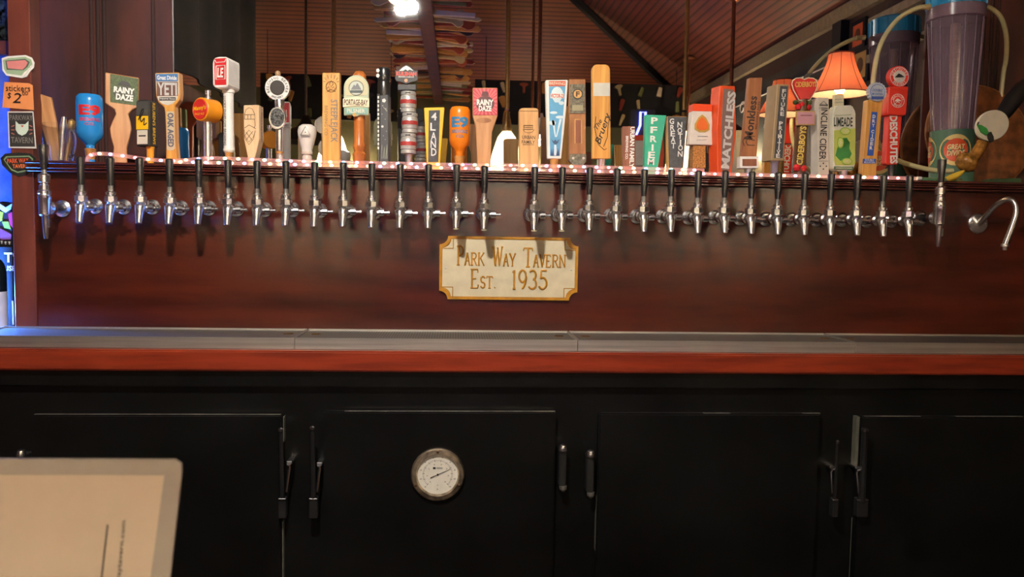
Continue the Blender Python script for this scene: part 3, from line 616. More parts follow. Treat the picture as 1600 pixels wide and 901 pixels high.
# turned wood with plaque
h = H('tap_handle', 'turned cherry tap handle with pale green arched plaque', 558, .05)
h.lathe('spindle', 560, [(8, 300), (10, 245), (11, 240), (8, 236), (10, 230), (10.5, 226), (8.5, 222), (8.8, 190), (9.3, 188), (8.8, 186), (9, 180), (9, 130), (11, 122), (10, 115), (6, 110), (.01, 108.5)], TURNW, 9)
arch = [(538, 181), (537.5, 138)]+[(557.2+19.6*cos(RAD(180-15*k)), 138-20*sin(RAD(180-15*k))) for k in range(1, 12)]+[(577, 138), (576.5, 181), (563, 180), (557.5, 183), (552, 180)]
h.prism('plaque', arch, -5, 0, flat(188, 196, 164), 1)
ar2 = [(540.5, 150), (540, 138)]+[(557.2+17*cos(RAD(180-15*k)), 138-17*sin(RAD(180-15*k))) for k in range(1, 12)]+[(574.5, 138), (574, 150)]
h.prism('arch_field', ar2, -5.5, -4.9, flat(206, 198, 156), 0); h.disc('emblem', 557.3, 138.5, 10.5, -5.9, -5.3, flat(200, 206, 190)); h.prism('mountain', [(549, 141), (554, 133), (556, 135.5), (559, 130.5), (565.5, 141)], -6.2, -5.8, GREY, 0); h.box('emblem_band', 548, 142, 566.5, 146, -6.2, -5.8, flat(70, 80, 80), 0)
h.line('emblem_ring', ell(557.3, 138.5, 11.4, 11.4, 20)+[(568.7, 138.5)], .5, GREY, -5.6)
h.prism('banner', [(536.5, 155), (557, 152.5), (577.5, 155), (577.5, 168.5), (557, 166.5), (536.5, 168.5)], -6.4, -4.9, flat(238, 226, 190), .3); h.text('PORTAGE-BAY', 557, 161, 37, 9.5, flat(90, 60, 40), 0, -6.8, bold=.03)
h.prism('lower_field', [(539, 169.5), (575.5, 169.5), (575, 179), (539.5, 179)], -5.5, -4.9, flat(132, 178, 162), 0); h.text('PILSNER', 557, 174, 28, 6, CREAM, 0, -5.8); h.disc('badge', 554.5, 180, 3, -5.9, -4.8, flat(206, 158, 80), k=10)
# black skate-like stick
h = H('tap_handle', 'narrow black tap handle with fat rounded top and white stars', 599, .05, -.12)
h.prism('board', [(593.5, 148), (606.5, 148), (606.5, 300), (593.5, 300)], 0, 22, flat(74, 76, 80), .6)
h.box('edge_strip', 589, 146, 593.5, 300, -1, 23, BLK, .6)
h.lathe('round_top', 598, [(9.5, 149), (10, 146), (10, 128), (9.3, 126), (10, 124), (10, 109), (8.5, 105), (4, 103.5), (.01, 103.5)], BLK, 9, 22)
for (x, y, r) in ((600, 157, 3.4), (598, 165, .6), (603, 170, .6), (597, 178, .5), (602, 186, .5), (597.5, 197.5, 2), (604, 205, .5), (599, 212, .5), (602, 218, .5)): h.disc('star', x, y, r, -.4, .05, CHALK, k=5 if r > 3 else 8)
h.line('comet', [(599, 167), (605, 174)], .5, flat(160, 160, 140), -.2)
for k in range(5): h.line('grass_line', [(596+2.2*k, 248), (597+2.0*k+(k % 2)*2, 226+3*(k % 3))], .5, flat(150, 156, 140), -.2)
for k in range(13): h.box('side_mark', 590, 150+6.6*k, 592.6, 154+6.6*k, -1.3, -.9, CHALK, 0)
for y in (110, 118): h.disc('white_star', 590.5, y, 3, -1.2, .2, WHITE, 3.5, k=5)
# three stacked kegs
h = H('tap_handle', 'tap handle of three stacked steel kegs under a mountain sign', 637, .05)
KEG = mat('keg_silver', (.70, .68, .64), .35, .45)
for k, (a, b_, dx) in enumerate(((142, 175, 0), (175.5, 207.5, 2.2), (208, 240, 0))):
    c = 637.5+dx; hh = b_-a
    kg = h.lathe('keg', c, [(10, b_), (12, b_-1), (12, b_-5), (11, b_-6), (12.5, b_-8), (12.5, b_-hh*.37), (12.8, b_-hh*.39), (12.8, b_-hh*.63), (12.5, b_-hh*.65), (12.5, a+8), (11, a+6), (12, a+5), (12, a+1), (11, a), (.01, a)], KEG, 9, 22)
    h.lathe('keg_band', c, [(12.7, a+hh*.6), (13.1, a+hh*.59), (13.1, a+hh*.41), (12.7, a+hh*.4)], flat(176, 60, 56), 9, 22, parent=kg)
    h.box('keg_slot', c-4, a+2, c+4, a+4, -3.6, -2.5, INK, .3, parent=kg)
h.ferrule(638, 240, 6, STEEL, 9)
h.box('sign_block', 621, 131, 650.5, 141, 0, 14, flat(50, 50, 52), 1)
sg = h.prism('sign', [(617, 110), (622, 110), (629, 104), (635, 101.5), (641, 104), (648, 110), (653.5, 110), (652.5, 116), (653.5, 123), (651, 127), (643, 128.5), (635, 132), (627, 128.5), (619.5, 127), (617, 123), (618, 116)], -2, 3, flat(40, 38, 40), .6)
h.prism('snow_peak', [(624, 111), (630, 105.5), (635, 103), (640, 105.5), (646, 111), (640, 109), (637, 111), (634, 108.5), (630, 111)], -2.4, -1.9, WHITE, 0, sg)
h.text('KULSHAN', 635, 115.8, 31, 6.4, flat(226, 70, 50), 0, -2.6, bold=.05, parent=sg); h.text('BREWING COMPANY', 635, 120.6, 24, 2.2, WHITE, 0, -2.6, parent=sg); h.disc('badge', 634.5, 126, 2.8, -2.5, -1.9, flat(226, 150, 110), parent=sg, k=10)
# yellow chalk paddle
h = H('tap_handle', 'yellow tapered tap handle with chalk panel in white capitals', 677.5, .05)
h.prism('paddle', [(662.5, 168), (694.5, 167.5), (687.5, 253), (688, 300), (669, 300), (666.5, 254)], 0, 14, YEL, .8)
h.prism('chalk_panel', [(670, 172.5), (687.5, 172), (685, 253), (669, 253)], -.5, .1, SLATE, .1)
h.stack('4LAND', [(678.2, 182), (676.5, 198), (677.5, 212.5), (677, 225), (677.8, 237.5)], 8.5, 12, CHALK, -.8, .02)
bottle('orange bottle-shaped tap handle with blue letters', 717.2, 165.5, 16.3, 224, flat(62, 128, 172), ORANGE, 0, 0, 0, 191.5, 206, 213.5)
# red plaque paddle
h = H('tap_handle', 'wooden paddle tap handle with a red sunburst plaque', 757, .05)
h.prism('paddle', [(738.5, 137), (777.5, 137), (777.5, 181), (769, 206), (766.5, 250), (766, 300), (746, 300), (745.5, 250), (743.5, 198), (738.5, 181)], 0, 13, TANW, 1)
h.box('plaque', 739.5, 138, 777, 180, -.5, .1, flat(204, 64, 76), .1)
for k in range(24):
    a = 2*pi*k/24; r1 = 26
    q = [(758, 160)]+[(max(740, min(776.5, 758+r1*cos(a+t))), max(138.5, min(179.5, 160-r1*sin(a+t)))) for t in (0, pi/24)]
    h.prism('sun_ray', q, -.7, -.45, flat(224, 108, 112), 0)
h.prism('hat', [(752, 150), (754, 143), (762, 143), (764, 150)], -1, -.6, flat(96, 40, 44), 0); h.disc('cloud', 758, 162, 14.5, -1, -.6, flat(96, 48, 50), 12)
h.text('RAINY', 758, 160, 26, 9, WHITE, 0, -1.2, bold=.05); h.text('DAZE', 758, 169.5, 20, 8.5, WHITE, 0, -1.2, bold=.05)
h.disc('burnt_mark', 756, 188, 12, -.25, .05, BARRELW, 4)
# maple plank
h = H('tap_handle', 'plain maple plank tap handle with burnt lettering and rounded top', 826, .05)
h.prism('plank', [(811, 300), (811, 172), (813, 169.5), (817, 168.5), (836, 168.5), (840, 169.5), (841.5, 172), (841.5, 300)], 0, 15, MAPLE, 1.2)
h.line('burnt_line', [(812, 173.5), (841, 173.5)], .35, LINE, -.05); h.line('burnt_line', [(818.5, 196), (832.5, 196), (832.5, 202), (818.5, 202), (818.5, 196)], .6, LINE, -.1); h.line('burnt_line', [(818.5, 199), (832.5, 199)], .4, LINE, -.1); h.line('burnt_line', [(817, 202), (820, 206), (826, 207.5), (832, 206), (834.5, 202)], .4, LINE, -.1)
h.text('URBAN', 826, 214.5, 20.5, 5.5, LINE); h.text('FAMILY', 825.5, 221.8, 20.5, 5, LINE); h.text('BREWING CO.', 826, 226, 18, 2, LINE)
# white tapered with sky art
h = H('tap_handle', 'white tapered tap handle with blue balloon and sky picture', 868, .05)
h.prism('paddle', [(852.5, 125), (887.5, 124.5), (885, 170), (877, 248), (855.5, 248)], 0, 13, WHITE, 1)
h.prism('header', [(857.5, 126.5), (884, 126.5), (883.5, 134.5), (857.5, 134.5)], -.4, .1, flat(206, 86, 56), 0); h.text('BREWING', 870.5, 130.5, 24, 4.5, CREAM, 0, -.7)
sk = h.prism('sky_picture', [(857.5, 135), (883.5, 135), (874.5, 243.5), (859.5, 243.5)], -.4, .1, flat(98, 168, 208), 0)
wc = flat(214, 232, 236)
h.prism('balloon', [(861, 150), (862, 142), (866, 137), (870.5, 135.5), (875, 137), (879, 142), (880, 150), (874, 160), (867, 160)], -.7, -.3, wc, 0, sk); h.box('balloon_band', 859.8, 146, 881, 153.5, -1, -.6, flat(232, 236, 228), 0, sk); h.text('VICTOR-23', 870.4, 149.8, 20.5, 6, flat(206, 76, 60), 0, -1.3, bold=.03)
for (x, y, rx, ry) in ((865, 176, 6, 2.2), (875, 183, 7, 2.4), (863.5, 192, 5.5, 4), (877, 161, 4, 3)): h.disc('cloud', x, y, rx, -.7, -.3, wc, ry, sk, 12)
h.prism('light_beam', [(862, 188), (866, 188), (868.5, 214), (867, 214)], -.7, -.3, wc, 0, sk); h.prism('light_beam', [(874, 186), (878, 186), (870, 214), (868.5, 214)], -.7, -.3, wc, 0, sk); h.prism('light_beam', [(866, 226), (869, 226), (870.5, 243), (865.5, 243)], -.7, -.3, wc, 0, sk)
h.prism('antlered_mark', [(861, 217), (865, 221), (867.5, 218), (870, 221), (874.5, 217), (871, 224), (868, 226), (865, 224)], -.9, -.5, flat(52, 78, 116), 0, sk)
for x in (861.5, 864, 870.5, 872.5): h.prism('fir_tree', [(x-1.6, 243), (x, 231), (x+1.6, 243)], -.9, -.5, flat(52, 88, 128), 0, sk)
h.ferrule(866, 248, 7, GOLDF)
# wood and tin plank
h = H('tap_handle', 'barrel wood tap handle with tin plates and gear badge', 902, .05)
h.prism('plank', [(889, 123.5), (915, 123.5), (915.5, 250), (910, 258), (910, 300), (895, 300), (895, 258), (889, 250)], 0, 14, BARRELW, .8)
TIN = mat('weathered_tin', rgb(126, 122, 108), .45, .6, var=.3, vscale=(150, 150, 150))
h.box('tin_plate', 890.5, 131.5, 914, 177, -.6, .1, TIN, .2)
gear = [(902.5+(8.8 if k % 2 else 7.6)*cos(2*pi*k/32), 147+(8.8 if k % 2 else 7.6)*sin(2*pi*k/32)) for k in range(32)]
h.prism('gear_badge', gear, -1, -.5, INK, 0); h.disc('badge_centre', 902.5, 147, 6.4, -1.3, -.9, flat(214, 168, 100)); h.text('F', 902.5, 147, 6, 8, LINE, 0, -1.6, bold=.04); h.box('tin_label', 894, 164, 911, 173, -.9, -.5, flat(158, 152, 120), 0)
h.line('inlay_frame', [(898.5, 186.5), (908.5, 186.5), (908.5, 224), (898.5, 224), (898.5, 186.5)], .7, flat(226, 178, 110), -.1); h.box('inlay', 899.5, 188, 907.5, 223, -.2, .1, BROWNW, 0); h.box('seam', 889, 177.3, 915, 178, -.1, .1, LINE, 0)
h.prism('tin_foot', [(890, 240.5), (916, 240.5), (916, 252), (911, 258), (896, 258), (890, 252)], -.8, .1, TIN, .2)
for x in (895.5, 911.5): h.disc('rivet', x, 247, 2, -1.6, -.7, STEEL, k=10)
# tall oak paddle
h = H('tap_handle', 'tallest oak paddle tap handle with pale blank sticker and script', 939, .05)
h.prism('paddle', [(925.5, 248), (925, 108), (927, 103), (931, 100.5), (947, 100.5), (951.5, 103), (953.5, 108), (954.5, 248)], 0, 11, OAK, 1)
h.box('sticker', 927, 129.5, 953, 150, -.3, .05, flat(206, 204, 192), 0)
h.text('The', 934.5, 194, 16, 7, INK, 62, shear=.35, bold=.01); h.text('Bruery', 943, 201, 50, 13, INK, 72, shear=.3, bold=.012)
h.line('flourish', [(931, 182), (929, 200), (935, 226), (944, 234), (948, 232)], .5, INK, -.1); h.line('flourish', [(953, 180), (950, 196), (949, 214), (943, 229)], .5, INK, -.1)
h.ferrule(940, 248, 6, mat('ferrule_pale', (.6, .5, .42), .3, .7))
# small brown plank
h = H('tap_handle', 'short brown plank tap handle with white sideways lettering', 982, .055, -.12)
h.box('plank', 972.5, 197, 992, 300, 0, 16, BROWNW, .8); h.text('URBAN FAMILY', 987.5, 230, 62, 7, WHITE, -90, bold=.03); h.text('BREWING CO.', 979.5, 231, 36, 4, WHITE, -90, bold=.02)
# teal tapered
h = H('tap_handle', 'teal tapered tap handle with white hand-drawn capitals', 1022, .045)
h.prism('paddle', [(1008.5, 179), (1041.5, 180), (1028, 262), (1028, 300), (1007, 300), (1007, 262)], 0, 13, TEAL, .7)
h.stack('PFRIEM', [(1022.5, 188.5), (1021.5, 203), (1021, 217), (1019.5, 230.5), (1018, 242), (1017, 252.5)], 10.5, 10, WHITE, bold=.03)
# slate tapered
h = H('tap_handle', 'slate chalkboard tapered tap handle with two columns of chalk letters', 1056, .05)
h.prism('paddle', [(1042.5, 181.5), (1073.5, 182), (1066, 264), (1066, 300), (1044, 300), (1044, 264)], 0, 13, OAK, .6)
h.prism('chalk_face', [(1043.2, 182), (1073.2, 182.5), (1065.6, 264), (1065.6, 300), (1045, 300), (1045, 264)], -.6, .05, SLATE, .1)
h.stack('GREAT', [(1049.5, 189.5), (1050.5, 199.5), (1051, 208.8), (1051.5, 218), (1052, 227.5)], 7, 8.5, CHALK, -.9, .02); h.stack('NOTION', [(1062, 195), (1062, 204), (1062.5, 213), (1063, 222.5), (1063, 231), (1062.5, 240.5)], 7.5, 8.5, CHALK, -.9, .02)
# orange-capped white label
h = H('tap_handle', 'cork-stemmed tap handle with white label and orange rounded emblem', 1096, .05, .05)
h.prism('head', [(1083.5, 162), (1112.5, 163), (1114.5, 226.5), (1077, 226)], 0, 20, flat(226, 216, 204), .8); h.prism('cap_band', [(1083, 162), (1113, 163), (1113.2, 174), (1082, 173.5)], -.6, 21, flat(238, 74, 24), .4)
em = [(1097, 179), (1103, 183.5), (1109, 195), (1108.5, 203), (1102, 206.5), (1092, 206.5), (1085, 202), (1085, 194), (1091, 183.5)]
h.prism('emblem', em, -.6, .05, flat(196, 156, 70), .1); h.prism('emblem_centre', [(1097+(x-1097)*.75, 194+(y-194)*.75) for x, y in em], -1, -.5, flat(232, 110, 40), .1)
h.line('label_line', [(1090, 213), (1106, 213)], .5, GREY, -.1); h.line('label_line', [(1088, 219), (1104, 218)], .4, flat(180, 170, 160), -.1)
h.box('stem', 1083.5, 227, 1104, 263, 2, 18, mat('cork_stem', rgb(206, 140, 70), .7, var=.35, vscale=(250, 250, 250)), 1); h.ferrule(1094, 263, 6, COPPER, 10)
# orange coffin with grey lettering
h = H('tap_handle', 'orange coffin-shaped tap handle with grey panel and upright lettering', 1134, .03, .22)
h.prism('body', [(1124, 134), (1149.5, 134), (1152, 202), (1144.5, 268), (1144, 300), (1120, 300), (1120.5, 268), (1119, 202)], 0, 26, flat(232, 84, 36), .9)
h.prism('grey_panel', [(1129.5, 139), (1146.5, 139.5), (1148, 202), (1141, 266), (1126.5, 266), (1126, 202)], -.5, .1, flat(138, 112, 104), .1)
h.text('MATCHLESS', 1138, 203, 117, 14, flat(214, 208, 204), 86.5, -.9, bold=.04)
# leaning brown plank on white-framed base
h = H('tap_handle', 'leaning brown plank tap handle with blackletter print on white-framed base', 1171, .05)
h.prism('plank', [(1171, 121.5), (1191.5, 121), (1182, 248), (1158.5, 248)], 0, 12, wood('chestnut', rgb(176, 112, 66), rgb(142, 84, 48), (60, 60, 5)), .7)
h.text('Monkless', 1173, 184, 66, 13, flat(54, 26, 20), 85.3, bold=.03); h.text('BELGIAN ALES', 1183.5, 180, 42, 3, flat(54, 26, 20), 85.3)
h.line('arch_mark', [(1163, 228), (1160.5, 221), (1163.5, 214), (1170, 212), (1180, 213)], .6, flat(54, 26, 20), -.1); h.line('arch_mark', [(1179, 227), (1168, 226.5), (1165.5, 221), (1168, 217), (1179, 219)], .8, flat(54, 26, 20), -.1)
fb = h.box('base_frame', 1155.5, 244.5, 1184.5, 263, -3, 14, WHITE, .8); h.box('base_inset', 1159, 248.5, 1181, 259.5, -3.5, -2.9, BROWNW, .1, parent=fb); h.ferrule(1170, 263, 6, STEEL)
# grey-tan block with chalk strip
h = H('tap_handle', 'tan square block tap handle with slate strip of stacked chalk letters', 1220, .02, .2)
h.prism('block', [(1214, 131.5), (1234, 131.5), (1225, 251), (1204, 251)], 0, 28, flat(170, 144, 106), .8)
h.prism('chalk_strip', [(1218.5, 134.5), (1231.5, 134.5), (1222.5, 247), (1208.5, 247)], -.5, .1, SLATE, .1)
h.stack('FUTUREPRIMITIVE', [(1224.8, 142.5), (1224, 149.5), (1223.4, 156.5), (1222.8, 163.5), (1222.2, 170.5), (1221.6, 178), (1219.6, 193), (1219, 200), (1218.4, 207), (1217.8, 213), (1217.2, 219), (1216.6, 225.5), (1216, 231.5), (1215.4, 237.5), (1214.6, 243.5)], 6.5, 6, WHITE, -.8, .03)
h.ferrule(1214, 251, 6, mat('ferrule_violet', rgb(150, 140, 160), .3, .5), 10)
# apple head
h = H('tap_handle', 'red apple-topped tap handle with berries and pink label', 1254, .04)
ap = [(1236.5, 132), (1238, 126), (1243, 122.5), (1250, 122), (1256, 124.5), (1262, 122), (1270, 122.5), (1275, 126), (1276.5, 133), (1273.5, 142), (1268, 151), (1264, 157), (1248, 157), (1244, 150), (1239, 141)]
apo = h.prism('apple', ap, -4, 8, flat(206, 24, 30, .25), 2, seg=2)
h.line('apple_rim', ap+[ap[0]], .8, flat(236, 220, 190), -2, apo); h.text('CIDERBOYS', 1257, 132.5, 33, 8, flat(222, 176, 84), 3, -4.6, bold=.03)
h.line('apple_stem', [(1256, 124), (1258, 118), (1262, 114)], 1.2, BLK, 0, apo); h.prism('leaf', [(1258, 121), (1263, 115), (1270, 113.5), (1266, 119)], -1, 2, flat(50, 50, 46), .3, apo)
h.lathe('stick', 1250, [(8.5, 300), (9.5, 262), (9.5, 200), (9, 155)], wood('bark_brown', rgb(112, 74, 40), rgb(70, 42, 22), (80, 80, 6)), 5, 14)
for (x, y, r, m) in ((1247, 167, 5.2, RED), (1253, 163, 4.8, RED), (1263, 168, 5, RED), (1242.5, 160, 4, flat(70, 84, 40)), (1257, 159, 4, flat(70, 84, 40)), (1265, 160, 4, flat(84, 92, 50)), (1251, 171, 3, flat(70, 84, 40)), (1245, 262, 6.5, RED), (1254, 263, 6.5, RED)):
    h.lathe('berry', x, [(.01, y+r), (r*.7, y+r*.7), (r, y), (r*.7, y-r*.7), (.01, y-r)], m, 0, 12)
h.box('label', 1241.5, 174, 1271, 196.5, -6, -3, flat(190, 150, 90), .5); h.box('label_field', 1243.5, 176, 1269.5, 194.5, -6.5, -5.9, flat(196, 142, 152), 0); h.line('label_line', [(1248, 181), (1265, 181)], .5, flat(140, 80, 80), -6.6)
h.text('CIDERBOYS', 1250, 228, 58, 10, flat(230, 196, 96), 86, -5.2, bold=.03)
# pale grey block
h = H('tap_handle', 'pale grey square tap handle with long black sideways capitals', 1285, .04, .12)
h.box('block', 1277.5, 152.5, 1295.5, 300, 0, 22, flat(216, 206, 190), .8)
h.text('INCLINE CIDER', 1286.5, 209, 78, 11, INK, -90, bold=.012); h.line('rule', [(1278.5, 169), (1294.5, 169)], .35, GREY, -.1); h.line('rule', [(1278.5, 251.5), (1294.5, 251.5)], .35, GREY, -.1)
h.line('peak_mark', [(1280.5, 163.5), (1287, 158), (1292.5, 163.5)], .4, INK, -.1)
for k in range(7): h.prism('tree_mark', [(1280+k*2, 165.5), (1281+k*2, 162), (1282+k*2, 165.5)], -.3, .05, INK, 0)
for (x, y) in ((1286.5, 255), (1281.5, 259.5), (1291.5, 259.5), (1286.5, 264)): h.disc('cross_mark', x, y, 1.4, -.3, .05, INK, k=4)
0; h.ferrule(1286, 266, 5, BROWNW)
# lime can
h = H('tap_handle', 'flat can-shaped tap handle with green limes printed on it', 1320, .03, .12)
CANW = flat(228, 226, 206)
h.prism('can', [(1303, 168), (1307, 165), (1332, 164), (1335, 168), (1338.5, 175), (1338.5, 255), (1335, 264), (1331, 267), (1306, 267), (1301, 262), (1300, 178)], 0, 16, CANW, 1.4, seg=2)
h.box('neck_tag', 1304.5, 148, 1321, 167, 4, 9, flat(226, 218, 180), .5); h.line('tag_line', [(1306, 155), (1319.5, 154)], .3, GREY, 3.8); h.line('tag_line', [(1306, 160), (1319.5, 159)], .3, GREY, 3.8)
h.text('LIMEADE', 1317, 190.5, 31, 13.5, flat(46, 58, 44), 2, bold=.02); h.line('script_line', [(1304+k*1.3, 181+(-1.2, .8)[k % 2]-k*.08) for k in range(21)], .35, flat(96, 130, 60), -.1)
h.prism('lime_field', [(1302, 204), (1337, 200), (1337, 255), (1333, 258), (1304, 258), (1302, 250)], -.4, .1, flat(196, 208, 100), 0)
for pts, c in (([(1307, 232), (1312, 220), (1321, 216), (1328, 222), (1327, 232), (1331, 240), (1326, 250), (1312, 251), (1304, 243)], (66, 142, 70)), ([(1310, 226), (1314, 216), (1323, 215), (1327, 222), (1322, 230), (1314, 232)], (84, 160, 78))): h.prism('lime', pts, -.8, -.3, flat(*c), 0)
for (x, y, r, ry) in ((1312, 223, 5.5, 9), (1320, 205, 9, 6), (1323, 252, 9, 5.5)):
    sl = h.disc('lime_slice', x, y, r, -1.1, -.7, flat(150, 190, 70), ry, k=18); h.disc('lime_flesh', x, y, r*.8, -1.4, -1, flat(206, 220, 120), ry*.8, sl, 16)
    for k in range(3): a = pi*k/3; h.line('segment_line', [(x-r*.75*cos(a), y-ry*.75*sin(a)), (x+r*.75*cos(a), y+ry*.75*sin(a))], .3, CREAM, -1.4, sl)
h.box('foot_band', 1302, 260, 1334, 265, -.5, .1, flat(88, 120, 84), 0); h.line('print_line', [(1304.5, 262.5), (1332, 262.5)], .6, CREAM, -.5); h.ferrule(1320, 266, 6, STEEL)
# bottle-cap top
h = H('tap_handle', 'oak tap handle with bottle-cap top and blue lettered strip', 1364, .05, .05)
h.prism('paddle', [(1355.5, 156), (1380, 156), (1369.5, 267), (1369, 300), (1348, 300), (1347, 267)], 0, 13, OAK, .8)
cap = [(1369.5+(15.5 if k % 2 else 14)*cos(2*pi*k/42), 144+(15.5 if k % 2 else 14)*sin(2*pi*k/42)) for k in range(42)]
cp_ = h.prism('bottle_cap', cap, -3, 4, flat(188, 196, 204), .4); h.line('cap_ring', ell(1369.5, 144, 11.5, 11.5, 20)+[(1381, 144)], .4, BLUE, -3.2, cp_); h.text('DOUBLE', 1369, 141.5, 16, 4, BLUE, 0, -3.5, shear=.2, parent=cp_); h.text('MOUNTAIN', 1369, 147.5, 17, 3.5, BLUE, 0, -3.5, shear=.2, parent=cp_); h.box('cap_band', 1359.5, 151, 1379, 155.5, -3.4, -2.9, flat(70, 96, 170), 0, cp_)
h.prism('blue_strip', [(1361.5, 175), (1370.8, 175), (1364.5, 243), (1354.5, 243)], -.5, .1, BLUE, .1)
h.stack('DRYCIDER', [(1365.3, 182), (1364.7, 189), (1364, 196), (1363, 205.5), (1362.5, 212), (1362, 218), (1361.3, 224.5), (1360.5, 231)], 4.8, 5.2, WHITE, -.8, .04)
h.prism('foot_band', [(1347.8, 248), (1368.8, 248), (1368.4, 255.5), (1347.2, 255.5)], -.5, .1, BLUE, 0); h.text('DOUBLE', 1358, 250, 14, 3, WHITE, 0, -.8); h.text('MOUNTAIN', 1358, 253.6, 17, 2.6, WHITE, 0, -.8); h.ferrule(1358, 267, 5)
# red square with disc
h = H('tap_handle', 'red tap handle with square block and round badge on top', 1398, .05, .06)
DR = flat(226, 52, 34)
h.prism('shaft', [(1388.5, 180), (1410, 180), (1403.5, 255), (1401.5, 257.5), (1386, 257.5), (1383.5, 255)], 0, 13, DR, .9)
h.prism('square_block', [(1386.5, 136), (1418, 135.5), (1414.5, 178), (1412, 181), (1384.5, 180.5), (1383.5, 178)], -4, 17, DR, 1.4)
dcs = h.cyl('round_badge', 1404, 120, 16.2, -2, 8, DR)
for (x, y, r, d) in ((1404, 120, 16, -2), (1400, 158, 11.5, -4)):
    h.line('badge_ring', ell(x, y, r*.92, r*.92, 24)+[(x+r*.92, y)], .4, WHITE, d-.2); h.line('badge_ring', ell(x, y, r*.58, r*.58, 20)+[(x+r*.58, y)], .4, WHITE, d-.2)
    h.disc('badge_centre', x, y, r*.56, d-.5, d-.05, flat(206, 200, 190) if r > 12 else DR); h.ring('DESCHUTES', x, y, r*.75, 165, 15, r*.17, r*.24, WHITE, d-.5); h.ring('BREWERY', x, y, r*.75, 225, 315, r*.15, r*.22, WHITE, d-.5, 1)
    h.prism('mountain_mark', [(x-r*.5, y+r*.1), (x-r*.1, y-r*.3), (x+r*.15, y-r*.2), (x+r*.5, y+r*.05), (x, y+r*.1)], d-.9, d-.4, INK if r > 12 else WHITE, 0)
    h.line('river_mark', [(x-r*.4, y+r*.4), (x-r*.1, y+r*.15), (x+r*.25, y+r*.3)], .6, WHITE, d-.7)
h.text('DESCHUTES', 1396, 218, 72, 12.5, WHITE, -86.5, -.5, bold=.04, back=13.4); h.ferrule(1395, 257, 6, BLK)
# ------------------------------------------------------------ rope light along the ledge
rl = thing('rope_light', 'clear rope light with coloured bulbs lying along the ledge', 'rope light', (0, 0, LEDGE))
def zl(x, y, Y): p = W(x, y, Y); return (p.x, Y, max(.0055, p.z-LEDGE))
up = smooth_path([zl(x, y, Y) for x, y, Y in ((136, 252, .03), (138, 245, .02), (146, 241, .005), (162, 240, -.01), (190, 243, -.018), (225, 248, -.02), (262, 251, -.02), (290, 250, -.02), (312, 248, -.016), (340, 247, -.012), (440, 251, -.012), (540, 253.5, -.012), (700, 257, -.012), (850, 259, -.012), (1000, 263, -.012), (1100, 266, -.012))], 5)
lowp = smooth_path([(W(x, 270, -.026).x, -.026, .0056) for x in range(262, 1441, 60)]+[(W(1436, 270, -.026).x, -.024, .0056)], 3)
part('tube', tube_d(up, .0052, 10), ROPEM, rl, 1); part('tube', tube_d(lowp, .0054, 10), ROPEM, rl, 1)
BC = [((1, .10, .12), 'red'), ((.15, .9, .35), 'green'), ((1, .62, .18), 'amber'), ((.12, .30, 1), 'blue'), ((1, .25, .55), 'pink')]
BM = [new_mesh('bulb', *lathe_d([(.001, -.005), (.0031, -.0025), (.0031, .0025), (.001, .005)], 8, axis='x'), emis('bulb_'+n, c, 9), .8) for c, n in BC]
def along(path, step, ph):
    acc = 0; last = Vector(path[0]); k = ph
    for p in path[1:]:
        p = Vector(p); acc += (p-last).length; last = p
        if acc >= step: acc = 0; link('bulb', BM[k % 5], rl, p); k += random.choice((1, 1, 2))
along([p for p in (Vector(up[i]).lerp(Vector(up[i+1]), t/8) for i in range(len(up)-1) for t in range(8))], .033, 0)
along([p for p in (Vector(lowp[i]).lerp(Vector(lowp[i+1]), t/20) for i in range(len(lowp)-1) for t in range(20))], .033, 2)
part('end_cap', lathe_d([(.006, -.004), (.006, .008), (.003, .012)], 10, (lowp[-1].x, -.024, .0056), 'x'), WHITE, rl)

# ------------------------------------------------------------ glass pitcher with odd handles at the ledge's end
def PT(x, y, Y): return W(x, y, Y)
p0 = W(92, 248, .085); ps = .00186
pt = thing('glass_pitcher', 'clear glass beer pitcher holding spare tap parts', 'pitcher', (p0.x, .085, LEDGE))
part('jug', lathe_d([(.001, .0015), (.036, .0015), (.038, .006), (.044, .10), (.046, .112), (.0435, .112), (.0415, .10), (.0355, .008), (.001, .007)], 26), GLASS, pt, .8)
part('handle', tube_d(smooth_path([(.040, -.014, .095), (.055, -.030, .085), (.060, -.036, .055), (.050, -.026, .028), (.036, -.012, .022)], 5), .0055, 8), GLASS, pt, 1)
def loose(name, label, d, m, x, y, rz, tilt, mats=None):
    o = thing(name, label, 'tap handle', (p0.x+x, .085+y, LEDGE+.012), 0); o.rotation_euler = (RAD(tilt[0]), RAD(tilt[1]), rz)
    for n, dd, mm in d: part(n, dd, mm, o, .6, 0)
    return o
loose('wooden_tap_handle', 'angled tan wooden tap handle leaning in the glass pitcher', [('paddle', prism_d([(-.012, 0), (.012, 0), (.02, .10), (.02, .17), (-.012, .185), (-.02, .17)], -.007, .007), TANW)], 0, -.004, -.004, .2, (8, -8))
loose('dark_tap_handle', 'dark grey wedge tap handle leaning in the pitcher', [('wedge', prism_d([(-.010, 0), (.010, 0), (.020, .12), (-.012, .165), (-.026, .12)], -.006, .006), flat(74, 58, 60))], 0, -.014, .016, .3, (4, -16))
loose('chrome_tap_handle', 'polished chrome tap lever upright in the pitcher', [('lever', lathe_d([(.006, 0), (.007, .05), (.009, .09), (.006, .12), (.001, .124)], 14), CHROME)], 0, .010, -.012, 0, (0, 6))
loose('chrome_spoon_handle', 'pale steel spatula-like tap lever in the pitcher', [('blade', prism_d(ell(0, .10, .009, .03, 14), -.002, .002), STEEL), ('stem', lathe_d([(.003, 0), (.003, .075)], 8), STEEL)], 0, -.020, -.014, .1, (0, -4))
